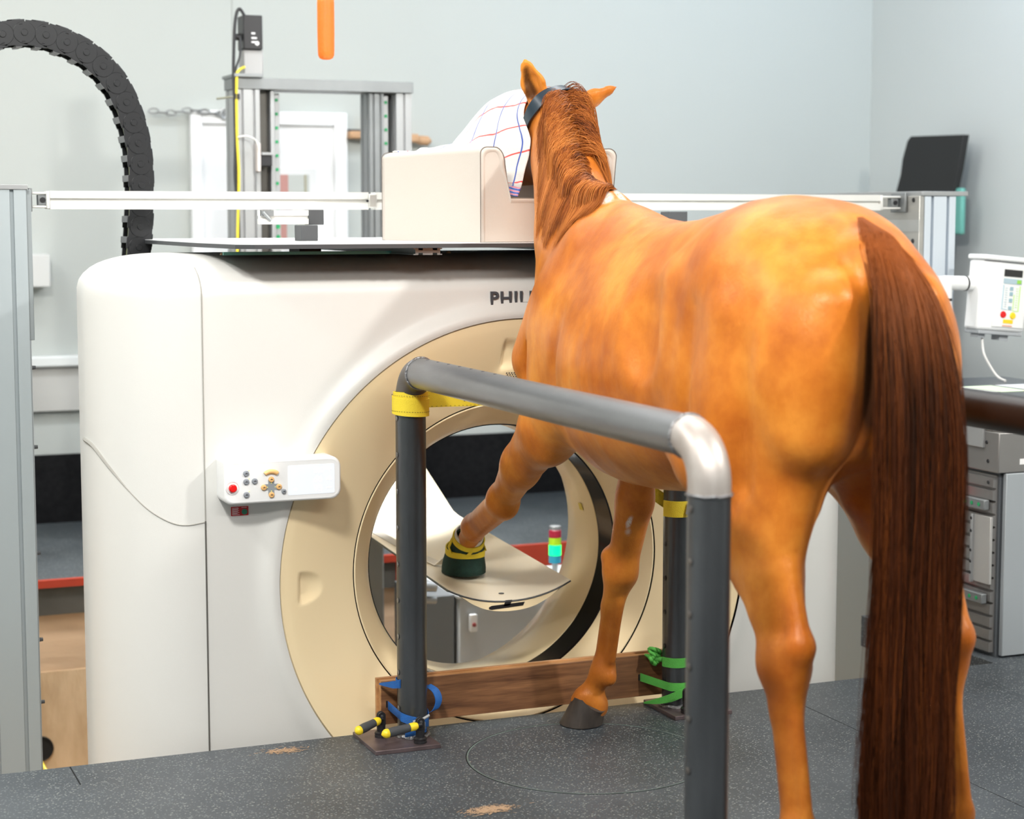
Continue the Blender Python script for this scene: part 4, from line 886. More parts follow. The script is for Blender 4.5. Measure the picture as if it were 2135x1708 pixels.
strap_obj('yellow_strap', [(*sp, 0.002), (*wrap(*PL, RR, lambda t: 1.010 + 0.004 * math.sin(3 * t), 88, 360, 0.056), 0.004), (*wrap(*PL, RR + 0.004, lambda t: 1.000 + 0.006 * math.sin(2 + 3 * t), 105, 355, 0.050), 0.0035), (*wrap(*PL, RR, lambda t: 1.010, 0, 90, 0.05), 0.003), (*wrap(*PR, RR, lambda t: 0.645, -180, 90, 0.05), 0.003)], YWEB, 'yellow ratchet strap stretched between the two front pipes in front of the chest', 'strap', yk)
# ------------------------------------------------------------------ grey machine at the right
mc = empty('drive_unit', (4.2, 5.4, 0), 'grey machine housing with slotted side and red brackets at the right edge', 'machine')
MB().box(4.03, 4.6, 5.22, 5.24, 0.005, 0.655).build('front_panel', MACH, mc, bevel=0.003)
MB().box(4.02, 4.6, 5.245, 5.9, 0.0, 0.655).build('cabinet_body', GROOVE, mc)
mb = MB(); pts = [(5.24, 0.005)]
z = 0.02
pts = [(5.245, 0.01), (5.245, 0.64)]
segs_ = []; zz = 0.64
ext = [(5.25, 0.012)]
ztops = np.linspace(0.012, 0.645, 15)
prof_ = []
for i in range(14):
    a, b = ztops[i], ztops[i + 1]; prof_ += [(4.000, a + 0.004), (4.000, b - 0.008), (4.014, b - 0.006), (4.014, b + 0.0)]
prof_ += [(4.03, 0.645), (4.03, 0.012)]
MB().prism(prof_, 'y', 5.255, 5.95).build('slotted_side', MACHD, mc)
MB().box(3.995, 4.6, 5.222, 5.95, 0.657, 0.80).build('upper_block', MACHD, mc, bevel=0.004)
MB().box(3.985, 3.996, 5.30, 5.95, 0.74, 0.86).build('upper_plate', mat('pale_plate', (0.42, 0.43, 0.43), 0.4, 0.5), mc, bevel=0.002)
MB().box(3.995, 4.6, 5.26, 5.95, 0.80, 0.895).build('top_block', MACHD, mc, bevel=0.004)
MB().box(3.95, 4.6, 5.26, 6.0, 0.897, 0.915).build('dark_top', mat('dark_top_plate', (0.05, 0.055, 0.08), 0.25, 0.4), mc, bevel=0.002)
MB().box(3.985, 3.997, 5.245, 5.34, 0.26, 0.50).build('bracket_plate', mat('bracket_grey', (0.50, 0.49, 0.47), 0.4, 0.5), mc, bevel=0.002)
MB().box(3.975, 3.987, 5.335, 5.347, 0.255, 0.50).build('bracket_edge', ALU, mc, bevel=0.002)
for z_ in (0.29, 0.33, 0.37, 0.44, 0.485): MB().lathe([(0, -0.0015), (0.005, -0.0015), (0.006, 0)], (3.975, 5.341, z_), 'x', 10).build('screw_hole', BLACK, mc)
for z_ in (0.54, 0.205):
    rg = MB().box(3.975, 3.998, 5.27, 5.60, z_ - 0.018, z_ + 0.018).build('guide_bar', ALU_D, mc, bevel=0.003)
    for y_ in (5.30, 5.34, 5.38, 5.42): MB().lathe([(0, -0.0015), (0.007, -0.0015), (0.007, 0)], (3.9745, y_, z_), 'x', 12).build('green_plug', GREENDOT, rg)
    rb_ = MB().box(3.955, 3.985, 5.415, 5.50, z_ - 0.032, z_ + 0.045).build('red_bracket', REDB, mc, bevel=0.003)
    for q in (-0.02, 0.025): MB().lathe([(0, -0.002), (0.005, -0.002), (0.006, 0)], (3.955, 5.44, z_ + q), 'x', 10).build('bolt', BLACK, rb_)
for z_, y_ in ((0.695, 5.28), (0.62, 5.275), (0.76, 5.29)): MB().lathe([(0, -0.0015), (0.006, -0.0015), (0.007, 0)], (3.994, y_, z_), 'x', 12).build('screw_hole', BLACK, mc)
MB().box(4.085, 4.13, 5.2205, 5.2225, 0.685, 0.705).build('label', LABELW, mc)
# documents lying on the machine top
for i, (a, b, c_) in enumerate(((4.03, 4.16, (0.75, 0.76, 0.72)), (4.17, 4.30, (0.62, 0.74, 0.55)), (4.32, 4.5, (0.66, 0.68, 0.72)))):
    thing(MB().box(a, b, 5.45, 5.68, 0.9153 + 0.0003 * i, 0.917 + 0.0003 * i), 'paper_sheet', mat('paper_%s' % 'abc'[i], c_, 0.6), ['white paper sheet at the left on top of the grey machine', 'greenish paper sheet in the middle on top of the grey machine', 'bluish paper sheet at the right on top of the grey machine'][i], 'paper', 'paper sheets on the machine')
# control terminal on its arm
ct = empty('control_terminal', (4.45, 6.0, 0.9), 'white wall terminal with key pad and red and yellow buttons on a swivel arm', 'terminal')
import mathutils
rotm = mathutils.Matrix.Rotation(math.radians(5), 3, 'Y')
def tilt(mb):
    c = Vector((4.49, 5.9, 1.24)); mb.v = [tuple(c + rotm @ (Vector(p) - c)) for p in mb.v]; return mb
tilt(MB().box(4.375, 4.60, 5.86, 5.95, 1.105, 1.375)).build('housing', WHITE2, ct, bevel=0.012)
tilt(MB().box(4.37, 4.61, 5.845, 5.955, 1.375, 1.395)).build('top_lip', WHITE2, ct, bevel=0.006)
tilt(MB().box(4.385, 4.59, 5.86, 5.95, 1.090, 1.104)).build('base_strip', mat('terminal_grey', (0.36, 0.38, 0.40), 0.5), ct, bevel=0.003)
tilt(MB().box(4.40, 4.43, 5.88, 5.93, 1.075, 1.092).box(4.50, 4.54, 5.88, 5.93, 1.070, 1.092)).build('connector', mat('terminal_grey', (0.36, 0.38, 0.40), 0.5), ct)
kf = tilt(MB().box(4.44, 4.59, 5.855, 5.862, 1.12, 1.36)).build('keypad', mat('keypad_white', (0.80, 0.81, 0.80), 0.4), ct, bevel=0.003)
def kp(x0, x1, z0, z1, col, nm, y=5.853): tilt(MB().box(x0, x1, y, 5.857, z0, z1)).build(nm, mat('kp_%02d%02d%02d' % tuple(int(c * 99) for c in col), col, 0.5), kf)
kp(4.475, 4.56, 1.318, 1.345, (0.02, 0.02, 0.02), 'display')
kp(4.475, 4.56, 1.290, 1.310, (0.40, 0.52, 0.58), 'key_row')
kp(4.537, 4.556, 1.293, 1.307, (0.30, 0.62, 0.08), 'green_key', 5.851)
for z0 in (1.265, 1.245, 1.22, 1.19): kp(4.508, 4.522, z0, z0 + 0.014, (0.30, 0.45, 0.52), 'key', 5.852)
kp(4.475, 4.479, 1.19, 1.285, (0.45, 0.60, 0.68), 'guide_line'); kp(4.479, 4.50, 1.19, 1.193, (0.45, 0.60, 0.68), 'guide_line')
kp(4.553, 4.557, 1.185, 1.285, (0.55, 0.78, 0.30), 'guide_line'); kp(4.53, 4.553, 1.185, 1.188, (0.55, 0.78, 0.30), 'guide_line'); kp(4.528, 4.531, 1.188, 1.25, (0.55, 0.78, 0.30), 'guide_line')
for k in range(9): kp(4.487, 4.497, 1.20 + k * 0.009, 1.203 + k * 0.009, (0.55, 0.65, 0.70), 'tick'); kp(4.538, 4.548, 1.20 + k * 0.009, 1.203 + k * 0.009, (0.60, 0.75, 0.45), 'tick')
tilt(MB().lathe([(0, -0.005), (0.011, -0.005), (0.014, 0)], (4.488, 5.855, 1.170), 'y', 20)).build('red_button', REDB, kf)
tilt(MB().lathe([(0, -0.005), (0.011, -0.005), (0.014, 0)], (4.533, 5.855, 1.168), 'y', 20)).build('yellow_button', YEL, kf)
kp(4.49, 4.535, 1.137, 1.152, (0.85, 0.60, 0.02), 'yellow_label'); kp(4.488, 4.533, 1.125, 1.130, (0.72, 0.35, 0.25), 'orange_print')
MB().tube([(4.38, 5.92, 1.29), (4.25, 5.92, 1.295)], 0.028, 20).tube([(4.25, 5.92, 1.32), (4.25, 5.92, 0.915)], 0.032, 20).build('swivel_arm', WHITE2, ct, smooth=60)
MB().tube([(4.345, 5.92, 1.291), (4.352, 5.92, 1.291)], 0.0292, 20).build('joint_ring', BLACK, ct)
MB().tube([(4.25, 5.92, 1.225), (4.25, 5.92, 1.235)], 0.0332, 20).build('joint_ring', BLACK, ct)
MB().tube([tuple(p) for p in catmull([(4.42, 5.9, 1.08), (4.415, 5.88, 1.02), (4.44, 5.86, 0.96), (4.455, 5.84, 0.93), (4.46, 5.80, 0.918)], 8)], 0.005, 8).build('cable', CABLE_W, ct)
# ------------------------------------------------------------------ the horse: one continuous skin from a smooth union of muscle masses
GH = 0.0068
G0 = np.array([1.86, 3.05, -0.015]); G1 = np.array([2.68, 6.08, 2.06])
GN = np.ceil((G1 - G0) / GH).astype(int) + 1
gx, gy, gz = [(G0[i] + GH * np.arange(GN[i])).astype(np.float32) for i in range(3)]
F = np.full(tuple(GN), 0.6, np.float32)
def smin(a, b, k):
    h = np.maximum(k - np.abs(a - b), 0.0) / k
    return np.minimum(a, b) - h * h * k * 0.25
def region(lo, hi):
    i0 = np.maximum(np.floor((np.array(lo) - G0) / GH).astype(int), 0); i1 = np.minimum(np.ceil((np.array(hi) - G0) / GH).astype(int) + 1, GN)
    sl = tuple(slice(a, b) for a, b in zip(i0, i1))
    return sl, gx[sl[0]][:, None, None], gy[sl[1]][None, :, None], gz[sl[2]][None, None, :]
def put(sl, d, k, sub=False):
    if sub: F[sl] = -smin(-F[sl], d, k)
    else: F[sl] = smin(F[sl], d, k)
def cone(a, b, ra, rb, k=0.03, ax=None, s=1.0, sub=False):
    """tapered capsule; optional squash by factor s (thickness scale) along axis ax"""
    a = np.array(a, float); b = np.array(b, float); R = max(ra, rb) * max(1, s) + k + 0.02
    sl, X, Y, Z = region(np.minimum(a, b) - R, np.maximum(a, b) + R)
    if 0 in [q.stop - q.start for q in sl]: return
    px, py, pz = X - a[0], Y - a[1], Z - a[2]; ba = b - a
    if ax is not None:
        n = np.array(ax, float); n /= np.linalg.norm(n); q = 1 / s - 1
        dn = px * n[0] + py * n[1] + pz * n[2]; px = px + dn * n[0] * q; py = py + dn * n[1] * q; pz = pz + dn * n[2] * q
        ba = ba + n * ba.dot(n) * q
    L2 = max(ba.dot(ba), 1e-9)
    t = np.clip((px * ba[0] + py * ba[1] + pz * ba[2]) / L2, 0, 1)
    d = np.sqrt((px - t * ba[0]) ** 2 + (py - t * ba[1]) ** 2 + (pz - t * ba[2]) ** 2) - (ra + (rb - ra) * t)
    if s < 1: d = d * (0.5 + 0.5 * s)
    put(sl, d.astype(np.float32), k, sub)
def ball(c, r, k=0.03, sub=False, rot=None):
    c = np.array(c, float); r = np.array(r, float); R = r.max() + k + 0.02
    sl, X, Y, Z = region(c - R, c + R); px, py, pz = X - c[0], Y - c[1], Z - c[2]
    if rot is not None:   # rotation matrix rows = local axes
        M = np.array(rot, float); px, py, pz = [px * M[i, 0] + py * M[i, 1] + pz * M[i, 2] for i in range(3)]
    q = np.sqrt((px / r[0]) ** 2 + (py / r[1]) ** 2 + (pz / r[2]) ** 2)
    g = np.sqrt((px / r[0] ** 2) ** 2 + (py / r[1] ** 2) ** 2 + (pz / r[2] ** 2) ** 2) + 1e-6
    put(sl, (q * (q - 1) / g).astype(np.float32), k, sub)
def chain(P, k=0.03, ax=None, s=1.0):
    for (a, ra), (b, rb) in zip(P[:-1], P[1:]): cone(a, b, ra, rb, k, ax, s)
# trunk: stations y, centre x, top z, bottom z, half width, fullness height
ST = np.array([
    (3.335, 2.262, 1.42, 1.14, 0.03), (3.36, 2.262, 1.465, 1.06, 0.11), (3.42, 2.258, 1.515, 1.00, 0.185), (3.50, 2.256, 1.560, 0.97, 0.225), (3.60, 2.255, 1.590, 0.945, 0.255),
    (3.72, 2.250, 1.602, 0.92, 0.268), (3.84, 2.245, 1.592, 0.895, 0.264), (3.96, 2.242, 1.563, 0.872, 0.268), (4.10, 2.238, 1.541, 0.850, 0.278),
    (4.24, 2.232, 1.531, 0.835, 0.286), (4.38, 2.228, 1.545, 0.828, 0.276), (4.50, 2.226, 1.580, 0.832, 0.252), (4.62, 2.224, 1.607, 0.85, 0.222),
    (4.74, 2.224, 1.590, 0.89, 0.198), (4.86, 2.224, 1.53, 0.94, 0.165), (4.96, 2.228, 1.44, 1.00, 0.125), (5.03, 2.232, 1.34, 1.06, 0.080), (5.07, 2.235, 1.26, 1.14, 0.03)])
sl, X, Y, Z = region((1.87, 3.3, 0.75), (2.65, 5.12, 1.68))
yy = Y[0, :, 0]; ip = lambda c: np.interp(yy, ST[:, 0], np.convolve(np.pad(ST[:, c], 1, mode='edge'), [0.12, 0.76, 0.12], 'valid'))[None, :, None].astype(np.float32)
xc, zt, zb, hw = ip(1), ip(2), ip(3), ip(4); zc = zt * 0.46 + zb * 0.54; hz = (zt - zb) / 2 * 1.0; hu = zt - zc; hd = zc - zb
v = np.where(Z > zc, (Z - zc) / hu, (zc - Z) / hd); tpr = np.interp(yy, [3.3, 3.7, 3.95, 4.2, 4.45, 4.6, 4.8, 5.1], [0.14, 0.12, 0.10, 0.14, 0.30, 0.38, 0.34, 0.2])[None, :, None].astype(np.float32)
u = np.abs((X - xc) / (hw * (1 - tpr * np.where(Z > zc, np.clip(v, 0, 1.2) ** 1.6, 0))))
q = (u ** 2.15 + v ** 2.0) ** (1 / 2.07)
d = (q - 1) * np.minimum(hw, np.minimum(hu, hd)) * 0.85
end = np.maximum(3.335 - Y, Y - 5.08)
put(sl, np.maximum(d, end + 0 * d).astype(np.float32), 0.02)
cx = 2.25
# croup, hips, buttocks
for s in (-1, 1):
    ball((cx + s * 0.105, 3.68, 1.375), (0.155, 0.25, 0.185), 0.06)
    ball((cx + s * 0.195, 3.88, 1.37), (0.055, 0.075, 0.075), 0.06)                 # point of hip
    ball((cx + s * 0.135, 3.475, 1.22), (0.120, 0.15, 0.225), 0.06)                 # buttock
    cone((cx + s * 0.11, 3.375, 1.36), (cx + s * 0.135, 3.42, 1.08), 0.055, 0.085, 0.05)
    ball((cx + s * 0.165, 3.66, 1.12), (0.115, 0.185, 0.20), 0.06)                  # thigh
    ball((cx + s * 0.185, 3.81, 1.00), (0.075, 0.085, 0.11), 0.05)                  # stifle
    cone((cx + s * 0.080, 3.54, 1.12), (cx + s * 0.105, 3.54, 0.92), 0.098, 0.070, 0.05)
cone((cx, 3.39, 1.465), (cx + 0.01, 3.31, 1.39), 0.042, 0.034, 0.05); cone((cx + 0.01, 3.31, 1.40), (cx + 0.01, 3.275, 1.28), 0.036, 0.026, 0.02)
# hind legs
def hind(X_, s, dy, Xf, yf):
    Xa = cx + s * 0.160; ax = (1, 0, 0); yh = 3.43 + dy
    cone((Xa, 3.62, 1.04), ((Xa + X_) / 2, yh + 0.145, 0.86), 0.140, 0.105, 0.06, ax, 0.78)
    cone(((Xa + X_) / 2, yh + 0.145, 0.86), (X_, yh + 0.045, 0.70), 0.104, 0.068, 0.05, ax, 0.82)
    cone((Xa - s * 0.02, 3.50, 1.0), (X_, yh + 0.03, 0.78), 0.090, 0.052, 0.05, ax, 0.9)
    cone((Xa, 3.77, 0.98), (X_, yh + 0.13, 0.74), 0.068, 0.050, 0.05, ax, 0.85)
    cone((X_, yh + 0.055, 0.74), (X_, yh + 0.01, 0.60), 0.060, 0.055, 0.04, ax, 0.9)
    cone((X_, yh - 0.01, 0.78), (X_, yh - 0.066, 0.625), 0.023, 0.027, 0.025)      # achilles to point of hock
    ball((X_, yh - 0.066, 0.618), (0.030, 0.028, 0.036), 0.02)
    ball((X_, yh, 0.572), (0.057, 0.063, 0.068), 0.03)                              # hock joint
    ball((X_ - s * 0.022, yh + 0.015, 0.555), (0.036, 0.04, 0.05), 0.03)
    cone((X_, yh - 0.06, 0.61), (X_, yh - 0.04, 0.50), 0.026, 0.024, 0.03)
    cone((X_, yh, 0.55), (X_ * 0.8 + Xf * 0.2, yh * 0.8 + yf * 0.2, 0.46), 0.050, 0.034, 0.03)
    cone((X_ * 0.8 + Xf * 0.2, yh * 0.8 + yf * 0.2, 0.47), (Xf, yf, 0.22), 0.0360, 0.0340, 0.02)       # cannon
    cone((X_ * 0.8 + Xf * 0.2, yh * 0.8 + yf * 0.2 - 0.040, 0.47), (Xf, yf - 0.042, 0.23), 0.0165, 0.016, 0.014)      # tendon
    ball((Xf, yf - 0.008, 0.20), (0.041, 0.046, 0.045), 0.025)
    cone((Xf, yf + 0.005, 0.18), (Xf, yf + 0.06, 0.085), 0.033, 0.038, 0.02)
    cone((Xf, yf + 0.055, 0.085), (Xf, yf + 0.075, 0.06), 0.048, 0.054, 0.012, (0, 0, 1), 0.5)
HLX, HRX, HLF, HRF = 2.079, 2.460, 2.088, 2.482
hind(HLX, -1, 0.02, HLF, 3.40); hind(HRX, 1, -0.03, HRF, 3.37)
# shoulders
for s in (-1, 1):
    cone((2.222 + s * 0.062, 4.62, 1.46), (2.222 + s * 0.118, 4.86, 1.14), 0.080, 0.085, 0.06)
    ball((2.222 + s * 0.115, 4.66, 1.22), (0.090, 0.16, 0.20), 0.06)
    ball((2.230 + s * 0.090, 4.90, 1.10), (0.064, 0.072, 0.10), 0.05)
ball((2.235, 4.98, 1.06), (0.10, 0.075, 0.13), 0.06)                                 # breast
# left fore stretched forward on to the couch
cone((2.115, 4.72, 1.08), (2.108, 4.83, 0.94), 0.105, 0.092, 0.06, (1, 0, 0), 0.75)
cone((2.095, 4.72, 0.98), (2.10, 4.80, 0.92), 0.075, 0.07, 0.05, (1, 0, 0), 0.8)
cone((2.108, 4.83, 0.94), (2.108, 5.02, 0.81), 0.092, 0.068, 0.04, (1, 0, 0), 0.80)
cone((2.108, 5.02, 0.81), (2.118, 5.16, 0.705), 0.066, 0.050, 0.03, (1, 0, 0), 0.86)
ball((2.120, 5.195, 0.680), (0.046, 0.050, 0.050), 0.035); ball((2.122, 5.165, 0.655), (0.028, 0.026, 0.030), 0.03)
cone((2.121, 5.20, 0.677), (2.149, 5.49, 0.562), 0.043, 0.035, 0.03)
cone((2.124, 5.19, 0.640), (2.152, 5.48, 0.528), 0.021, 0.020, 0.018)
ball((2.152, 5.520, 0.545), (0.039, 0.044, 0.040), 0.03); ball((2.154, 5.515, 0.515), (0.022, 0.022, 0.022), 0.02)
cone((2.155, 5.54, 0.535), (2.186, 5.665, 0.465), 0.033, 0.037, 0.03)
# right fore standing
cone((2.35, 4.69, 1.08), (2.370, 4.74, 0.92), 0.105, 0.083, 0.06, (1, 0, 0), 0.72)
cone((2.370, 4.74, 0.94), (2.378, 4.80, 0.72), 0.082, 0.062, 0.04, (1, 0, 0), 0.76)
cone((2.378, 4.80, 0.72), (2.378, 4.865, 0.55), 0.060, 0.050, 0.03, (1, 0, 0), 0.9)
ball((2.374, 4.885, 0.500), (0.050, 0.047, 0.054), 0.03); ball((2.376, 4.842, 0.505), (0.026, 0.022, 0.034), 0.03); ball((2.362, 4.905, 0.54), (0.040, 0.036, 0.028), 0.03)
cone((2.372, 4.885, 0.48), (2.366, 4.925, 0.38), 0.047, 0.031, 0.03)
cone((2.366, 4.925, 0.38), (2.360, 4.965, 0.215), 0.0305, 0.0285, 0.02)
cone((2.369, 4.886, 0.40), (2.362, 4.924, 0.22), 0.018, 0.017, 0.012)
ball((2.357, 4.962, 0.175), (0.037, 0.042, 0.040), 0.03); ball((2.362, 4.925, 0.158), (0.020, 0.018, 0.024), 0.02)
cone((2.352, 4.975, 0.155), (2.330, 5.005, 0.095), 0.031, 0.034, 0.03)
cone((2.325, 5.003, 0.100), (2.318, 5.01, 0.075), 0.043, 0.047, 0.012, (0, 0, 1), 0.5); ball((2.338, 4.966, 0.058), (0.020, 0.018, 0.034), 0.025); ball((2.362, 4.984, 0.058), (0.020, 0.020, 0.034), 0.025)
# neck
NK = [((2.225, 4.72, 1.30), 0.24, 0.150), ((2.238, 4.84, 1.40), 0.215, 0.130), ((2.262, 4.97, 1.50), 0.185, 0.105), ((2.292, 5.085, 1.635), 0.152, 0.092), ((2.318, 5.19, 1.745), 0.132, 0.084), ((2.332, 5.26, 1.825), 0.105, 0.080)]
for (a, ra, wa), (b, rb, wb) in zip(NK[:-1], NK[1:]): cone(a, b, ra, rb, 0.05, (1, -0.15, 0), (wa / ra + wb / rb) / 2)
cone((2.225, 4.66, 1.575), (2.245, 4.86, 1.60), 0.035, 0.030, 0.05); cone((2.245, 4.86, 1.60), (2.285, 5.05, 1.73), 0.030, 0.028, 0.05); cone((2.285, 5.05, 1.73), (2.33, 5.21, 1.865), 0.028, 0.028, 0.05)
# head
cone((2.336, 5.27, 1.840), (2.325, 5.55, 1.845), 0.088, 0.084, 0.03); cone((2.33, 5.34, 1.755), (2.318, 5.56, 1.735), 0.105, 0.090, 0.04, (1, 0, 0), 0.82)
cone((2.325, 5.55, 1.840), (2.290, 5.84, 1.735), 0.082, 0.052, 0.03); cone((2.318, 5.55, 1.745), (2.288, 5.85, 1.685), 0.072, 0.042, 0.03)
ball((2.286, 5.89, 1.705), (0.054, 0.060, 0.054), 0.03); ball((2.284, 5.925, 1.675), (0.045, 0.032, 0.038), 0.02)
for s in (-1, 1):
    ball((2.322 + s * 0.076, 5.54, 1.835), (0.022, 0.032, 0.020), 0.015)
    ball((2.286 + s * 0.038, 5.925, 1.715), (0.018, 0.022, 0.016), 0.012); ball((2.286 + s * 0.048, 5.94, 1.71), (0.009, 0.014, 0.009), 0.006, True)
cone((2.255, 5.95, 1.675), (2.315, 5.95, 1.675), 0.006, 0.006, 0.01, sub=True)
# ears: left upright turned back, right out to the side
def ear(base, tip, w, out, k=0.02):
    base = np.array(base); tip = np.array(tip); d = (tip - base); L = np.linalg.norm(d); d /= L; out = np.array(out, float); out -= d * out.dot(d); out /= np.linalg.norm(out)
    cone(base - d * 0.02, base + d * L * 0.10, 0.034, w * 0.86, k); 
    cone(base + d * L * 0.10, base + d * L * 0.42, w * 0.86, w, 0.012, out, 0.62); cone(base + d * L * 0.42, base + d * L * 0.78, w, w * 0.56, 0.012, out, 0.6); cone(base + d * L * 0.78, tip, w * 0.56, 0.006, 0.01, out, 0.7)
    cone(base + d * L * 0.20 + out * w * 0.50, base + d * L * 0.50 + out * w * 0.50, w * 0.60, w * 0.70, 0.004, out, 0.95, sub=True)
    cone(base + d * L * 0.50 + out * w * 0.50, base + d * L * 0.88 + out * w * 0.28, w * 0.72, w * 0.16, 0.004, out, 0.95, sub=True)
ear((2.275, 5.27, 1.900), (2.210, 5.245, 2.030), 0.038, (-0.75, -1, 0.1))
ear((2.388, 5.26, 1.885), (2.532, 5.245, 1.955), 0.032, (0.1, 0.9, 0.6))
# body hollows and muscle lines
for s in (-1, 1):
    ball((cx + s * 0.285, 3.965, 1.30), (0.045, 0.075, 0.12), 0.06, True)          # flank
    cone((2.222 + s * 0.262, 4.47, 1.30), (2.222 + s * 0.240, 4.54, 0.98), 0.010, 0.018, 0.055, sub=True)
    cone((cx + s * 0.200, 3.60, 1.32), (cx + s * 0.208, 3.61, 1.02), 0.070, 0.062, 0.05)
    cone((cx + s * 0.205, 3.86, 1.30), (cx + s * 0.195, 3.84, 1.04), 0.048, 0.050, 0.05)
    cone((cx + s * 0.205, 3.89, 1.00), (cx + s * 0.235, 4.04, 1.15), 0.022, 0.012, 0.05)
    cone((cx + s * 0.288, 3.715, 1.34), (cx + s * 0.270, 3.755, 1.06), 0.006, 0.008, 0.06, sub=True)
    cone((cx + s * 0.275, 3.485, 1.28), (cx + s * 0.240, 3.53, 0.95), 0.004, 0.006, 0.05, sub=True)
    cone((cx + s * 0.262, 3.70, 0.99), (cx + s * 0.225, 3.56, 0.90), 0.004, 0.004, 0.045, sub=True)
    ball((2.222 + s * 0.155, 4.66, 1.08), (0.048, 0.115, 0.115), 0.05)
    cone((2.222 + s * 0.175, 4.74, 1.30), (2.222 + s * 0.190, 4.80, 1.10), 0.004, 0.004, 0.04, sub=True)
cone((cx, 3.33, 1.36), (cx, 3.36, 0.90), 0.030, 0.045, 0.05, sub=True)
sl, X, Y, Z = region((1.86, 4.0, 0.9), (2.68, 4.55, 1.45))
F[sl] += (0.0011 * np.sin((Y - 0.10 * Z) * 2 * PI / 0.062) * np.exp(-((Z - 1.12) / 0.14) ** 2) * np.exp(-((Y - 4.28) / 0.14) ** 2)).astype(np.float32)
# light smoothing
for ax_ in range(3): F = (np.roll(F, 1, ax_) + 2 * F + np.roll(F, -1, ax_)) * 0.25
# flat ground contact
def sdf(P):
    q = (np.asarray(P, float) - G0) / GH; q = np.clip(q, 0, GN - 1.001); i = q.astype(int); f = q - i
    r = 0
    for a in (0, 1):
        for b in (0, 1):
            for c in (0, 1):
                w = (f[..., 0] if a else 1 - f[..., 0]) * (f[..., 1] if b else 1 - f[..., 1]) * (f[..., 2] if c else 1 - f[..., 2])
                r = r + w * F[i[..., 0] + a, i[..., 1] + b, i[..., 2] + c]
    return r
def grad(P, e=0.008):
    P = np.asarray(P, float); g = np.stack([sdf(P + np.eye(3)[k] * e) - sdf(P - np.eye(3)[k] * e) for k in range(3)], -1)
    return g / (np.linalg.norm(g, axis=-1, keepdims=True) + 1e-9)
def push_out(P, d=0.004, n=3):
    P = np.array(P, float)
    for _ in range(n):
        s = sdf(P); m = s < d
        P = P + np.where(m, d - s, 0)[..., None] * grad(P)
    return P
def surface_net(F, lev=0.0):
    S_ = F < lev; c = np.zeros(tuple(np.array(F.shape) - 1) + (3,), np.float32); cnt = np.zeros(tuple(np.array(F.shape) - 1), np.int16)
    n = np.array(F.shape) - 1
    act = np.zeros(tuple(n), bool)
    edges = []
    for ax in range(3):
        for u in (0, 1):
            for v in (0, 1):
                o0 = [0, 0, 0]; others = [a for a in range(3) if a != ax]; o0[others[0]] = u; o0[others[1]] = v; o1 = list(o0); o1[ax] = 1
                edges.append((ax, tuple(o0), tuple(o1)))
    sub = lambda A, o: A[o[0]:o[0] + n[0], o[1]:o[1] + n[1], o[2]:o[2] + n[2]]
    allin = np.ones(tuple(n), bool); anyin = np.zeros(tuple(n), bool)
    for a in (0, 1):
        for b in (0, 1):
            for d in (0, 1): q = sub(S_, (a, b, d)); allin &= q; anyin |= q
    act = anyin & ~allin; idx = np.argwhere(act); acc = np.zeros((len(idx), 3)); k = np.zeros(len(idx))
    for ax, o0, o1 in edges:
        a = F[tuple((idx + o0).T)]; b = F[tuple((idx + o1).T)]; m = (a < lev) != (b < lev); t = np.where(m, (lev - a) / np.where(m, b - a, 1), 0)
        p = np.array(o0, float) + np.zeros((len(idx), 3)); p[:, ax] += t; acc[m] += p[m]; k[m] += 1
    V = G0 + (idx + acc / k[:, None]) * GH
    ID = -np.ones(tuple(n), int); ID[act] = np.arange(len(idx)); quads = []
    for ax in range(3):
        o = [a for a in range(3) if a != ax]; A = [slice(1, n[i]) for i in range(3)]; A[ax] = slice(0, n[ax]); B = list(A); B[ax] = slice(1, n[ax] + 1)
        s0, s1 = S_[tuple(A)], S_[tuple(B)]; m = np.argwhere(s0 != s1)
        flip = s0[tuple(m.T)]; base = m.copy(); base[:, o[0]] += 1; base[:, o[1]] += 1
        e0 = np.zeros(3, int); e0[o[0]] = 1; e1 = np.zeros(3, int); e1[o[1]] = 1
        q = np.stack([ID[tuple((base - e0 - e1).T)], ID[tuple((base - e1).T)], ID[tuple(base.T)], ID[tuple((base - e0).T)]], 1)
        if ax == 1: flip = ~flip
        q[~flip] = q[~flip][:, ::-1]; quads.append(q)
    return V, np.concatenate(quads)
HV, HQ = surface_net(F)
# coat colour mask: r = dark skin/points, g = white hairs
rr_ = np.zeros(len(HV)); ww = np.zeros(len(HV))
def blob(c, r, soft=0.3): q = np.linalg.norm((HV - np.array(c)) / np.array(r), axis=1); return np.clip((1 - q) / soft, 0, 1)
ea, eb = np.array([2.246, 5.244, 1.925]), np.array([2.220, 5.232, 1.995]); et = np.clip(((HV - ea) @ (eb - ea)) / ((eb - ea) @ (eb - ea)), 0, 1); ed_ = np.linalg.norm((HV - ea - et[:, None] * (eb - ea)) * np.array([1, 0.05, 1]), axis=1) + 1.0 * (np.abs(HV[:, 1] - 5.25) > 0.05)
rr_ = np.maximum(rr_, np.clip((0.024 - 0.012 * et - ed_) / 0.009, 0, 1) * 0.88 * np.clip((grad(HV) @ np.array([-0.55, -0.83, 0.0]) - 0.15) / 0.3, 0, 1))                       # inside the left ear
rr_ = np.maximum(rr_, np.clip((HV[:, 1] - 5.84) / 0.1, 0, 1) * 0.8 * (HV[:, 2] > 1.55))           # muzzle
rr_ = np.maximum(rr_, blob((cx, 3.36, 1.22), (0.05, 0.09, 0.20)) * 0.9)
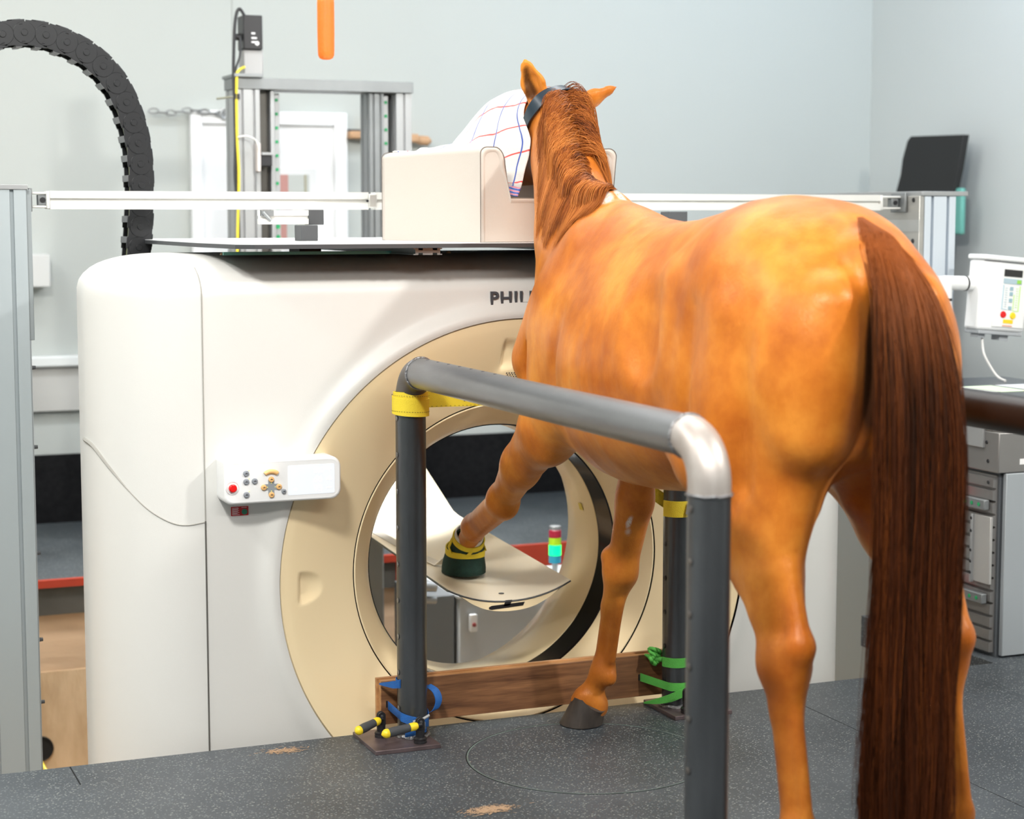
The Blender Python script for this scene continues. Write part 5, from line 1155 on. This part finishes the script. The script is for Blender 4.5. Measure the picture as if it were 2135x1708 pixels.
ww = np.maximum(ww, blob((2.19, 4.62, 1.61), (0.024, 0.045, 0.05)) * 0.95); ww = np.maximum(ww, blob((2.232, 4.60, 1.62), (0.016, 0.05, 0.04)) * 0.8)
ww = np.maximum(ww, np.maximum(blob((2.345, 4.745, 0.625), (0.018, 0.05, 0.028), 0.2), blob((2.345, 4.745, 0.655), (0.008, 0.05, 0.030), 0.3)))
ww = np.maximum(ww, blob((2.045, 3.885, 1.128), (0.05, 0.012, 0.026)) * 0.75)
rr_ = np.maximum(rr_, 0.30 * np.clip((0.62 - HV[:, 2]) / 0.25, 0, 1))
# sparse speckle of the clipped scar uses shader noise
def coat_mat(name, col, dk, hi):
    m, nt, b = _new(name); tc = N(nt, 'ShaderNodeTexCoord'); at = N(nt, 'ShaderNodeVertexColor'); at.layer_name = 'coat'
    sep = N(nt, 'ShaderNodeSeparateColor'); nt.links.new(at.outputs[0], sep.inputs[0])
    n = N(nt, 'ShaderNodeTexNoise'); n.inputs['Scale'].default_value = 4.2; n.inputs['Detail'].default_value = 7; n.inputs['Roughness'].default_value = 0.62
    nt.links.new(tc.outputs['Object'], n.inputs['Vector'])
    cr = N(nt, 'ShaderNodeValToRGB'); e = cr.color_ramp.elements; e[0].position = 0.36; e[0].color = (*dk, 1); e[1].position = 0.64; e[1].color = (*hi, 1)
    mid = cr.color_ramp.elements.new(0.5); mid.color = (*col, 1)
    nt.links.new(n.outputs[0], cr.inputs[0])
    mx = N(nt, 'ShaderNodeMix', data_type='RGBA'); nt.links.new(sep.outputs[0], mx.inputs[0]); nt.links.new(cr.outputs[0], mx.inputs[6]); mx.inputs[7].default_value = (0.022, 0.010, 0.006, 1)
    n3 = N(nt, 'ShaderNodeTexNoise'); n3.inputs['Scale'].default_value = 160; n3.inputs['Detail'].default_value = 2; nt.links.new(tc.outputs['Object'], n3.inputs['Vector'])
    mr = N(nt, 'ShaderNodeMapRange'); mr.inputs[1].default_value = 0.28; mr.inputs[2].default_value = 0.46; nt.links.new(n3.outputs[0], mr.inputs[0])
    mu = N(nt, 'ShaderNodeMath', operation='MULTIPLY'); nt.links.new(sep.outputs[1], mu.inputs[0]); nt.links.new(mr.outputs[0], mu.inputs[1])
    mx2 = N(nt, 'ShaderNodeMix', data_type='RGBA'); nt.links.new(mu.outputs[0], mx2.inputs[0]); nt.links.new(mx.outputs[2], mx2.inputs[6]); mx2.inputs[7].default_value = (0.72, 0.62, 0.54, 1)
    nt.links.new(mx2.outputs[2], b.inputs['Base Color'])
    b.inputs['Roughness'].default_value = 0.38; b.inputs['Specular IOR Level'].default_value = 0.38; b.inputs['Specular Tint'].default_value = (1.0, 0.80, 0.62, 1)
    b.inputs['Sheen Weight'].default_value = 0.08; b.inputs['Sheen Roughness'].default_value = 0.4; b.inputs['Sheen Tint'].default_value = (1.0, 0.62, 0.35, 1)
    mp = N(nt, 'ShaderNodeMapping'); mp.inputs['Scale'].default_value = (1, 1, 0.28); nt.links.new(tc.outputs['Object'], mp.inputs[0])
    n2 = N(nt, 'ShaderNodeTexNoise'); n2.inputs['Scale'].default_value = 330; n2.inputs['Detail'].default_value = 2; nt.links.new(mp.outputs[0], n2.inputs['Vector'])
    n4 = N(nt, 'ShaderNodeTexNoise'); n4.inputs['Scale'].default_value = 22; n4.inputs['Detail'].default_value = 4; nt.links.new(mp.outputs[0], n4.inputs['Vector'])
    bp = N(nt, 'ShaderNodeBump'); bp.inputs['Strength'].default_value = 0.35; bp.inputs['Distance'].default_value = 0.002; nt.links.new(n2.outputs[0], bp.inputs['Height'])
    bp2 = N(nt, 'ShaderNodeBump'); bp2.inputs['Strength'].default_value = 0.25; bp2.inputs['Distance'].default_value = 0.01; nt.links.new(n4.outputs[0], bp2.inputs['Height']); nt.links.new(bp.outputs[0], bp2.inputs['Normal'])
    nt.links.new(bp2.outputs[0], b.inputs['Normal'])
    return m
COAT = coat_mat('chestnut_coat', (0.56, 0.165, 0.018), (0.42, 0.105, 0.011), (0.70, 0.25, 0.033))
horse = empty('horse', (2.24, 4.3, 0), 'chestnut horse seen from behind, left forefoot on the couch, head under a towel', 'horse')
hm = bpy.data.meshes.new('body'); hv = HV - np.array(ORG[horse])
hm.vertices.add(len(hv)); hm.vertices.foreach_set('co', hv.astype(np.float32).ravel())
hm.loops.add(HQ.size); hm.loops.foreach_set('vertex_index', HQ.ravel().astype(np.int32))
hm.polygons.add(len(HQ)); hm.polygons.foreach_set('loop_start', np.arange(0, HQ.size, 4, dtype=np.int32)); hm.polygons.foreach_set('loop_total', np.full(len(HQ), 4, np.int32))
hm.update(); hm.validate()
hm.polygons.foreach_set('use_smooth', np.ones(len(hm.polygons), bool))
ca_ = hm.color_attributes.new('coat', 'FLOAT_COLOR', 'POINT'); ca_.data.foreach_set('color', np.c_[rr_, ww, 0 * ww, 1 + 0 * ww].astype(np.float32).ravel())
hm.materials.append(COAT)
hb = bpy.data.objects.new('body', hm); COL.objects.link(hb); hb.parent = horse; ORG[hb] = ORG[horse]
sm = hb.modifiers.new('smooth', 'SMOOTH'); sm.factor = 0.5; sm.iterations = 4
# hooves
HORN = mat('dark_hoof', (0.065, 0.050, 0.040), 0.55, noise=0.5, nscale=22, dark=(0.02, 0.016, 0.014), stretch=(1, 1, 0.3))
def hoof(x, y, yaw, sc=1.0):
    c, s_ = math.cos(yaw), math.sin(yaw); rows = []
    for t in np.linspace(0, 1, 8):
        z = 0.003 + t * 0.075 * sc; k = 1 - 0.26 * t; row = []
        for a in np.linspace(0, 2 * PI, 41)[:-1]:
            u = 0.058 * sc * k * math.cos(a); v = 0.066 * sc * k * math.sin(a) if math.sin(a) > 0 else 0.050 * sc * k * math.sin(a)
            v -= 0.026 * t * sc; zz = z * (1 - (0.45 if t > 0 else 0) * max(0, -math.sin(a)) * t)
            row.append((x + c * u - s_ * v, y + s_ * u + c * v, zz))
        rows.append(row)
    mb = MB(); mb.grid(rows, closed_v=True); mb.add(rows[0], [tuple(range(40))]); mb.add(rows[-1], [tuple(range(40))])
    return mb.build('hoof', HORN, horse, smooth=50)
hoof(2.313, 5.012, 0.55, 1.16); hoof(HLF, 3.475, 0.05, 1.05); hoof(HRF, 3.445, -0.05, 1.05)
# hoof boot on the stretched left foot
def oring(c, n, rx, ry, k=40, lift=None):
    n = Vector(n).normalized(); u = Vector((1, 0, 0)); u = (u - n * u.dot(n)).normalized(); w = n.cross(u)
    return [tuple(Vector(c) + u * rx * math.cos(a) + w * ry * math.sin(a) + (n * lift(a) if lift else Vector((0, 0, 0)))) for a in np.linspace(0, 2 * PI, k + 1)[:-1]]
bt = [oring((2.1950, 5.7270, 0.3520), (0, 0, 1), 0.070, 0.080), oring((2.1950, 5.7270, 0.3548), (0, 0, 1), 0.0735, 0.084), oring((2.1950, 5.7250, 0.3724), (0, 0, 1), 0.0735, 0.083), oring((2.1940, 5.7190, 0.3964), (0, -0.05, 1), 0.070, 0.078),
      oring((2.1930, 5.7100, 0.4188), (0, -0.12, 1), 0.065, 0.072), oring((2.1910, 5.6950, 0.4412), (0, -0.25, 1), 0.060, 0.064), oring((2.1890, 5.6750, 0.4620), (0, -0.42, 0.9), 0.055, 0.057), oring((2.1870, 5.6570, 0.4796), (0, -0.55, 0.84), 0.051, 0.053), oring((2.1870, 5.6570, 0.4796), (0, -0.55, 0.84), 0.044, 0.046)]
mb = MB(); mb.grid(bt, closed_v=True); mb.add(bt[0], [tuple(range(40))])
boot = mb.build('hoof_boot', mat('dark_green_boot', (0.008, 0.045, 0.034), 0.8, noise=0.3, nscale=60, bump=0.4, bscale=500), horse, smooth=60)
boot['label'] = 'dark green hoof boot with yellow straps'
def oband(c, n, rx, ry, w, m, nm, lift=None, th=0.003):
    n_ = Vector(n).normalized(); rows = []
    for q, o in ((-w / 2, 0), (w / 2, -0.001), (w / 2, th), (-w / 2, th)): rows.append(oring(Vector(c) + n_ * q, n, rx + o, ry + o, lift=lift))
    return MB().grid(rows, closed_u=True, closed_v=True).build(nm, m, boot, smooth=50)
oband((2.1920, 5.7030, 0.4316), (0, -0.18, 1), 0.0635, 0.0695, 0.020, YWEB, 'yellow_band', lambda a: -0.008 * math.cos(a) ** 2 + 0.006)
oband((2.1870, 5.6590, 0.4780), (0, -0.55, 0.84), 0.0515, 0.0535, 0.020, YWEB, 'yellow_collar')
oband((2.1850, 5.6480, 0.4916), (0, -0.58, 0.82), 0.0455, 0.0475, 0.016, mat('white_liner', (0.75, 0.73, 0.70), 0.8), 'white_liner')
for sx_ in (-1, 1):
    MB().ribbon([(2.1920 + sx_ * 0.060, 5.6750, 0.4316), (2.1900 + sx_ * 0.060, 5.6900, 0.4492), (2.1880 + sx_ * 0.0545, 5.6800, 0.4684), (2.1870 + sx_ * 0.050, 5.6700, 0.4828)], [(sx_, -0.2, 0.3)] * 4, [(0, 0.015, 0)] * 4, 0.004).build('side_strap', YWEB, boot)
MB().ribbon([(2.1720, 5.6300, 0.4268), (2.1850, 5.6210, 0.4444), (2.1910, 5.6130, 0.4652)], [(0, -1, 0.2)] * 3, [(0.015, 0, 0)] * 3, 0.004).build('back_strap', YWEB, boot)
# halter strap over the poll
def strap_on(P_, w, m, nm, parent, d=0.010, th=0.004):
    P_ = [np.array(p) for p in catmull(P_, 12)]; P_ = push_out(np.array(P_), d); g = grad(P_, 0.02)
    for _ in range(12): P_[1:-1] = 0.25 * P_[:-2] + 0.5 * P_[1:-1] + 0.25 * P_[2:]; g[1:-1] = 0.25 * g[:-2] + 0.5 * g[1:-1] + 0.25 * g[2:]
    P_ = push_out(P_, d); T_ = np.gradient(P_, axis=0); T_ /= np.linalg.norm(T_, axis=1, keepdims=True) + 1e-9
    Wd = np.cross(g, T_); Wd /= np.linalg.norm(Wd, axis=1, keepdims=True) + 1e-9
    mb = MB(); mb.ribbon([tuple(p) for p in P_], [tuple(n_) for n_ in g], [tuple(w_ * w) for w_ in Wd], th); return mb.build(nm, m, parent, bevel=0.001)
LEATH = mat('blue_black_leather', (0.016, 0.030, 0.045), 0.32)
hal = strap_on([(2.236, 5.330, 1.79), (2.240, 5.285, 1.835), (2.258, 5.245, 1.875), (2.295, 5.222, 1.905), (2.34, 5.225, 1.925), (2.39, 5.25, 1.90), (2.425, 5.28, 1.83), (2.425, 5.33, 1.76)], 0.042, LEATH, 'halter', horse)
strap_on([(2.24, 5.345, 1.76), (2.235, 5.50, 1.77), (2.235, 5.66, 1.76)], 0.022, LEATH, 'cheek_strap', hal)
strap_on([(2.238, 5.68, 1.70), (2.235, 5.68, 1.78), (2.305, 5.70, 1.86), (2.37, 5.68, 1.78), (2.37, 5.68, 1.70)], 0.024, LEATH, 'nose_strap', hal)
for s in (-1, 1): MB().lathe([(0, -0.016), (0.010, -0.013), (0.016, 0.0), (0.010, 0.013), (0, 0.016)], (2.322 + s * 0.081, 5.54, 1.835), 'x', 16).build('eye', mat('eye_dark', (0.015, 0.008, 0.005), 0.08), horse)
# ------------------------------------------------------------------ hair strands
def hair_mesh(name, paths, radii, mats_, parent, lab=None, flatten=1.0, cols=None):
    """paths (n,m,3); radii (n,m): each strand a thin four sided tapered tube in ONE mesh"""
    P_ = np.asarray(paths, float); n, m, _ = P_.shape; T_ = np.gradient(P_, axis=1); T_ /= np.linalg.norm(T_, axis=2, keepdims=True) + 1e-9
    ref = np.zeros_like(T_); ref[..., 0] = 0.3; ref[..., 1] = -0.9; ref[..., 2] = 0.2
    A = np.cross(T_, ref); A /= np.linalg.norm(A, axis=2, keepdims=True) + 1e-9; B_ = np.cross(T_, A)
    R_ = np.asarray(radii)[..., None]; ang = [0, 2 * PI / 3, 4 * PI / 3]
    V = np.stack([P_ + (A * math.cos(a) + B_ * math.sin(a) * flatten) * R_ for a in ang], 2).reshape(-1, 3) - np.array(ORG[parent])
    base = (np.arange(n)[:, None, None] * m + np.arange(m - 1)[None, :, None]) * 3 + np.arange(3)[None, None, :]; nx = (np.arange(n)[:, None, None] * m + np.arange(m - 1)[None, :, None]) * 3 + ((np.arange(3) + 1) % 3)[None, None, :]
    Q = np.stack([base, nx, nx + 3, base + 3], -1).reshape(-1, 4)
    me = bpy.data.meshes.new(name); me.vertices.add(len(V)); me.vertices.foreach_set('co', V.astype(np.float32).ravel())
    me.loops.add(Q.size); me.loops.foreach_set('vertex_index', Q.ravel().astype(np.int32)); me.polygons.add(len(Q)); me.polygons.foreach_set('loop_start', np.arange(0, Q.size, 4, dtype=np.int32)); me.polygons.foreach_set('loop_total', np.full(len(Q), 4, np.int32))
    me.update(); me.validate(); me.polygons.foreach_set('use_smooth', np.ones(len(me.polygons), bool))
    at = me.color_attributes.new('strand', 'FLOAT_COLOR', 'POINT'); c = np.repeat(np.asarray(cols)[:, None], m * 3, 1).reshape(-1) if cols is not None else np.repeat(np.random.rand(n), m * 3)
    t = np.tile(np.repeat(np.linspace(0, 1, m), 3), n)
    at.data.foreach_set('color', np.c_[c, t, c * 0, c * 0 + 1].astype(np.float32).ravel())
    me.materials.append(mats_); o = bpy.data.objects.new(name, me); COL.objects.link(o); o.parent = parent; ORG[o] = ORG[parent]
    if lab: o['label'] = lab
    return o
def hair_mat(name, stops, rough=0.38, root=None):
    m, nt, b = _new(name); at = N(nt, 'ShaderNodeVertexColor'); at.layer_name = 'strand'; sep = N(nt, 'ShaderNodeSeparateColor'); nt.links.new(at.outputs[0], sep.inputs[0])
    cr = N(nt, 'ShaderNodeValToRGB'); e = cr.color_ramp.elements; e[0].position = 0; e[0].color = (*stops[0], 1); e[1].position = 1; e[1].color = (*stops[-1], 1)
    for i, c in enumerate(stops[1:-1]): q = e.new((i + 1) / (len(stops) - 1)); q.color = (*c, 1)
    nt.links.new(sep.outputs[0], cr.inputs[0]); nt.links.new(cr.outputs[0], b.inputs['Base Color'])
    if root:
        mr = N(nt, 'ShaderNodeMapRange'); mr.inputs[1].default_value = root[1]; mr.inputs[2].default_value = root[2]; mr.inputs[3].default_value = root[3]; mr.inputs[4].default_value = 0.0; nt.links.new(sep.outputs[1], mr.inputs[0])
        mx = N(nt, 'ShaderNodeMix', data_type='RGBA'); nt.links.new(mr.outputs[0], mx.inputs[0]); nt.links.new(cr.outputs[0], mx.inputs[6]); mx.inputs[7].default_value = (*root[0], 1); nt.links.new(mx.outputs[2], b.inputs['Base Color'])
    b.inputs['Roughness'].default_value = rough; b.inputs['Specular IOR Level'].default_value = 0.3; b.inputs['Specular Tint'].default_value = (1.0, 0.7, 0.5, 1)
    return m
rng = np.random.default_rng(5)
# mane: roots along the crest, combed over to the left side of the neck
CR = np.array([(2.228, 4.60, 1.625), (2.235, 4.72, 1.62), (2.248, 4.86, 1.64), (2.278, 5.01, 1.72), (2.305, 5.12, 1.80), (2.33, 5.21, 1.885), (2.335, 5.30, 1.925), (2.33, 5.36, 1.915)])
cl = np.r_[0, np.cumsum(np.linalg.norm(np.diff(CR, axis=0), axis=1))]; cl /= cl[-1]
def crest(t): return np.stack([np.interp(t, cl, CR[:, k]) for k in range(3)], -1)
def mane(n, side, t0, t1, Lf, spread=0.010, clump=26, lift=0.006, seed=1, m=17, back=0.2):
    r = np.random.default_rng(seed); t = r.uniform(t0, t1, n); ck = (t - t0) / (t1 - t0) * clump; ci = np.floor(ck + r.normal(0, 0.25, n)); cr_ = np.random.default_rng(seed + 9); cj = cr_.normal(0, 1, 400)
    root = crest(t) + np.c_[r.normal(side * 0.006, spread * 0.6, n), r.normal(0, 0.006, n), np.full(n, 0.0)]
    root = push_out(root, 0.001, 4); L = Lf(t) * r.uniform(0.75, 1.1, n) * (1 + 0.12 * cj[(ci.astype(int)) % 400])
    P_ = np.zeros((n, m, 3)); P_[:, 0] = root; d = np.stack([np.full(n, side * 0.75), -0.15 + 0.025 * cj[ci.astype(int) % 400], np.full(n, 0.35)], -1)
    d += r.normal(0, 0.03, (n, 3)); step = (L / (m - 1))[:, None]; off = lift * r.uniform(0.25, 1.5, n)
    for k in range(1, m):
        g = np.array([side * 0.10, -back, -1.0]) + 0.03 * np.c_[r.normal(0, 1, n) * 0, cj[ci.astype(int) % 400], r.normal(0, 1, n) * 0]
        w = min(1, 0.16 + 0.10 * k); d = d * (1 - w * 0.5) + g * w * 0.5; d /= np.linalg.norm(d, axis=1, keepdims=True)
        q = P_[:, k - 1] + d * step; s = sdf(q); gd = grad(q); q = q + np.where(s < off, off - s, 0)[:, None] * gd
        far = s > off + 0.012; q = q - np.where(far & (k < m * 0.75), (s - off - 0.012) * 0.35, 0)[:, None] * gd
        P_[:, k] = q; d = P_[:, k] - P_[:, k - 1]; d /= np.linalg.norm(d, axis=1, keepdims=True) + 1e-9
    rad = 0.00068 * np.linspace(1, 0.15, m)[None, :] ** 0.7 * r.uniform(0.7, 1.5, n)[:, None]
    return P_, rad, np.clip(0.5 + 0.2 * cj[ci.astype(int) % 400] + r.normal(0, 0.2, n), 0, 1)
A1 = mane(12500, -1, 0.05, 0.83, lambda t: 0.10 + 0.16 * np.sin(PI * np.clip(t * 1.05, 0, 1)) ** 0.8, seed=3)
A2 = mane(1500, 1, 0.45, 0.86, lambda t: 0.10 + 0.10 * np.sin(PI * t), seed=8, clump=10)
A3 = mane(110, 1, 0.74, 0.86, lambda t: 0.22 + 0 * t, seed=12, clump=3, lift=0.014, back=0.05)
A4 = mane(900, -1, 0.93, 1.0, lambda t: 0.10 + 0 * t, seed=15, clump=6, back=-0.8)
MANE = hair_mat('mane_hair', [(0.09, 0.020, 0.004), (0.25, 0.062, 0.010), (0.38, 0.112, 0.018), (0.56, 0.20, 0.045)], 0.42)
hair_mesh('mane', np.concatenate([A1[0], A2[0], A3[0], A4[0]]), np.concatenate([A1[1], A2[1], A3[1], A4[1]]), MANE, horse, cols=np.concatenate([A1[2], A2[2], A3[2], A4[2]]))
# tail
n = 12500; m = 26; r = np.random.default_rng(21); NCL = 60
cc_ = np.random.default_rng(2); clx = cc_.uniform(-1, 1, NCL); cly = cc_.uniform(-1, 1, NCL); clL = cc_.uniform(0.80, 1.06, NCL); clc = cc_.normal(0, 1, NCL)
tt = r.uniform(0, 1, n) ** 0.8; lat = r.uniform(-1, 1, n); ci = np.argmin(np.abs(lat[:, None] * 1.0 - clx[None, :]) + r.uniform(0, 0.9, (n, NCL)), 1)
dock = np.array([(2.255, 3.455, 1.548), (2.262, 3.385, 1.50), (2.268, 3.315, 1.42), (2.268, 3.285, 1.33), (2.265, 3.27, 1.24)]); dl = np.linspace(0, 1, 5)
root = np.stack([np.interp(tt, dl, dock[:, k]) for k in range(3)], -1) + np.stack([lat * 0.030 * np.clip(0.25 + tt * 2.0, 0, 1), 0 * lat, 0 * lat], -1); root = push_out(root, 0.001, 3)
zend = 0.10 + 0.62 * r.uniform(0, 1, n) ** 2.2 * (0.4 + 0.6 * np.abs(lat)); u = np.linspace(0, 1, m)
tx_mid = 2.266 + lat * 0.096 + 0.006 * (clx[ci] - lat); ty_mid = 3.215 + 0.035 * r.uniform(-1, 1, n) + 0.012 * cly[ci]
tx_end = 2.232 + 0.088 * (0.55 * clx[ci] + 0.45 * lat) ; ty_end = 3.195 + 0.045 * cly[ci] + 0.02 * r.uniform(-1, 1, n)
P_ = np.zeros((n, m, 3))
zz = root[:, 2:3] + (zend[:, None] - root[:, 2:3]) * (u[None, :] ** 1.0)
def sstep(x, a, b): q = np.clip((x - a) / (b - a), 0, 1); return q * q * (3 - 2 * q)
drop = root[:, 2:3] - zz; sp_ = 1 - np.exp(-drop / (0.10 + 0.06 * (1 - tt[:, None]))); lo = sstep(-zz, -1.15, -0.25)
P_[:, :, 0] = root[:, 0:1] * (1 - sp_) + sp_ * (tx_mid[:, None] * (1 - lo) + tx_end[:, None] * lo)
P_[:, :, 1] = root[:, 1:2] * (1 - sp_) + sp_ * (ty_mid[:, None] * (1 - lo) + ty_end[:, None] * lo)
P_[:, :, 2] = zz
ph = cc_.uniform(0, 6.28, NCL)[ci]; P_[:, :, 0] += 0.007 * np.sin(zz * 8 + ph[:, None]) * lo; P_[:, :, 1] += 0.005 * np.sin(zz * 7 + ph[:, None] * 2) * lo
pp_ = r.uniform(0, 6.28, (n, 1)); P_[:, :, 0] += 0.0045 * np.sin(zz * r.uniform(4, 11, (n, 1)) + pp_) * sp_ + 0.010 * r.normal(0, 1, (n, 1)) * sp_ * (0.3 + 0.7 * lo); P_[:, :, 1] += 0.004 * np.sin(zz * r.uniform(4, 11, (n, 1)) + pp_ * 2) * sp_
P_[:, 1:] = push_out(P_[:, 1:].reshape(-1, 3), 0.004, 2).reshape(n, m - 1, 3)
rad = 0.00085 * (np.linspace(1, 0.2, m)[None, :] ** 0.5) * r.uniform(0.6, 1.4, n)[:, None]
TAIL = hair_mat('tail_hair', [(0.010, 0.003, 0.0015), (0.030, 0.007, 0.002), (0.070, 0.016, 0.004), (0.19, 0.050, 0.009)], 0.5, ((0.27, 0.065, 0.009), 0.0, 0.22, 0.95))
tcol = np.clip(0.40 + 0.20 * clc[ci] + r.normal(0, 0.17, n) + 0.25 * (tt < 0.12), 0, 1)
hair_mesh('tail', P_, rad, TAIL, horse, 'long dark red-brown tail', cols=tcol)
# ------------------------------------------------------------------ towel over the face
NS, NTt = 70, 110; tw = np.zeros((NS, NTt, 3))
for i in range(NS):
    s = i / (NS - 1); y = 5.335 + 0.60 * s
    ax_x = np.interp(y, [5.27, 5.55, 5.84, 5.95], [2.336, 2.325, 2.290, 2.286]); top = np.interp(y, [5.27, 5.46, 5.58, 5.66, 5.80, 5.88, 5.95], [1.938, 1.945, 1.948, 1.930, 1.868, 1.83, 1.79])
    # cross-section: right hem, over the face, down the left side
    hemR = (ax_x + 0.118 + 0.01 * s, 1.74 + 0.03 * s)
    botz = np.interp(s, [0, 0.22, 0.30, 0.42, 1], [1.612, 1.618, 1.655, 1.762, 1.764])
    cs = [hemR, (ax_x + 0.112, 1.80), (ax_x + 0.085, top - 0.035), (ax_x + 0.04, top + 0.004), (ax_x - 0.01, top + 0.006), (ax_x - 0.06, top - 0.02), (ax_x - 0.098 - 0.012 * s, top - 0.085 - 0.01 * s), (ax_x - 0.118 - 0.035 * s, np.interp(s, [0, 0.4, 1], [1.76, 1.785, 1.778]))]
    if s < 0.30: cs += [(ax_x - 0.135, 1.70), (ax_x - 0.148, botz + 0.04), (ax_x - 0.165, botz)]
    else:
        k = min(1, (s - 0.30) / 0.12); cs += [(ax_x - 0.130 - 0.05 * k, 1.70 + (1.766 - 1.70) * k), (ax_x - 0.125 - 0.10 * k, botz + 0.03 * (1 - k)), (ax_x - 0.12 - 0.14 * k, botz)]
    c_ = np.array(catmull(cs, 12)); L = np.r_[0, np.cumsum(np.linalg.norm(np.diff(c_, axis=0), axis=1))]; q = np.linspace(0, L[-1], NTt)
    xx = np.interp(q, L, c_[:, 0]); zz_ = np.interp(q, L, c_[:, 1]); t_ = q / L[-1]
    fold = 0.006 * np.sin(s * 23 + t_ * 5) * sstep(t_, 0.5, 0.9) + 0.004 * np.sin(s * 11 - t_ * 9)
    yj = y + (-0.115 * sstep(t_, 0.52, 0.78) + 0.008 * np.sin(t_ * 22 + 1) * sstep(t_, 0.5, 0.7)) * (1 - sstep(np.array(s), 0.0, 0.45))
    tw[i, :, 0] = xx - fold * 0.9; tw[i, :, 1] = yj; tw[i, :, 2] = zz_ + fold * 0.4
tw = push_out(tw.reshape(-1, 3), 0.009, 4).reshape(NS, NTt, 3)
for _ in range(2):
    tw[1:-1] = 0.25 * tw[:-2] + 0.5 * tw[1:-1] + 0.25 * tw[2:]; tw[:, 1:-1] = 0.25 * tw[:, :-2] + 0.5 * tw[:, 1:-1] + 0.25 * tw[:, 2:]
tw = push_out(tw.reshape(-1, 3), 0.007, 2).reshape(NS, NTt, 3)
tw[:, :, 0] = np.where((tw[:, :, 2] < 1.757 + 0.006) & (tw[:, :, 0] < 2.136), np.maximum(tw[:, :, 0], np.where(tw[:, :, 2] < 1.75, 2.148, tw[:, :, 0])), tw[:, :, 0])
def towel_mat():
    m, nt, b = _new('checked_terry'); uv = N(nt, 'ShaderNodeUVMap'); sp = N(nt, 'ShaderNodeSeparateXYZ'); nt.links.new(uv.outputs[0], sp.inputs[0])
    nz = N(nt, 'ShaderNodeTexNoise'); nz.inputs['Scale'].default_value = 9; nt.links.new(uv.outputs[0], nz.inputs['Vector'])
    def line(sock, per, off, w, lo=None, hi=None):
        a = N(nt, 'ShaderNodeMath', operation='MULTIPLY_ADD'); a.inputs[1].default_value = 0.02; nt.links.new(nz.outputs[0], a.inputs[0]); nt.links.new(sock, a.inputs[2])
        c = N(nt, 'ShaderNodeMath', operation='ADD'); c.inputs[1].default_value = off; nt.links.new(a.outputs[0], c.inputs[0])
        d = N(nt, 'ShaderNodeMath', operation='PINGPONG'); d.inputs[1].default_value = per / 2; nt.links.new(c.outputs[0], d.inputs[0])
        e = N(nt, 'ShaderNodeMath', operation='LESS_THAN'); e.inputs[1].default_value = w; nt.links.new(d.outputs[0], e.inputs[0]); return e.outputs[0]
    def mix(f, c1, c2):
        x = N(nt, 'ShaderNodeMix', data_type='RGBA'); nt.links.new(f, x.inputs[0])
        for i, c in ((6, c1), (7, c2)):
            if isinstance(c, tuple): x.inputs[i].default_value = (*c, 1)
            else: nt.links.new(c, x.inputs[i])
        return x.outputs[2]
    W_, Bl, Rd = (0.72, 0.70, 0.66), (0.02, 0.07, 0.38), (0.72, 0.05, 0.04)
    c = mix(line(sp.outputs[1], 0.100, 0.02, 0.0027), W_, Rd); c = mix(line(sp.outputs[0], 0.125, 0.075, 0.0032), c, Bl)
    # striped end border (distance from the end is stored in v beyond 0.5)
    st_ = mix(line(sp.outputs[1], 0.012, 0.0, 0.0035), (0.85, 0.82, 0.80), Bl); st_ = mix(line(sp.outputs[1], 0.012, 0.006, 0.0016), st_, (0.72, 0.08, 0.16))
    g = N(nt, 'ShaderNodeMath', operation='GREATER_THAN'); g.inputs[1].default_value = 1.0; nt.links.new(sp.outputs[1], g.inputs[0]); c = mix(g.outputs[0], c, st_)
    nt.links.new(c, b.inputs['Base Color']); b.inputs['Roughness'].default_value = 0.95; b.inputs['Sheen Weight'].default_value = 0.3
    n2 = N(nt, 'ShaderNodeTexNoise'); n2.inputs['Scale'].default_value = 420; nt.links.new(uv.outputs[0], n2.inputs['Vector'])
    bp = N(nt, 'ShaderNodeBump'); bp.inputs['Strength'].default_value = 0.7; bp.inputs['Distance'].default_value = 0.003; nt.links.new(n2.outputs[0], bp.inputs['Height']); nt.links.new(bp.outputs[0], b.inputs['Normal'])
    return m
TM = towel_mat()
tmb = MB().grid([[tuple(p) for p in row] for row in tw]); to = tmb.build('towel', TM, None, fix=False, smooth=180)
tag(to, 'white terry towel with blue and red check lines draped over the head of the horse', 'towel')
uvl = to.data.uv_layers.new(name='UVMap'); us = np.zeros((NS, NTt, 2)); us[:, :, 0] = np.linspace(0, 0.60, NS)[:, None]
dv = np.r_[0, 0]; ln = np.zeros((NS, NTt)); ln[:, 1:] = np.cumsum(np.linalg.norm(np.diff(tw, axis=1), axis=2), axis=1); tot = ln[:, -1:]
us[:, :, 1] = ln; endd = tot - ln; sm_ = np.arange(NS)[:, None] / (NS - 1)
us[:, :, 1] = np.where((endd < 0.032) & (sm_ < 0.30), 1.02 + endd, us[:, :, 1])
li = np.zeros(len(to.data.loops), np.int32); to.data.loops.foreach_get('vertex_index', li); uvl.data.foreach_set('uv', us.reshape(-1, 2)[li].astype(np.float32).ravel())
sd = to.modifiers.new('solid', 'SOLIDIFY'); sd.thickness = 0.005; sd.offset = 1
ss = to.modifiers.new('sub', 'SUBSURF'); ss.levels = 1; ss.render_levels = 1
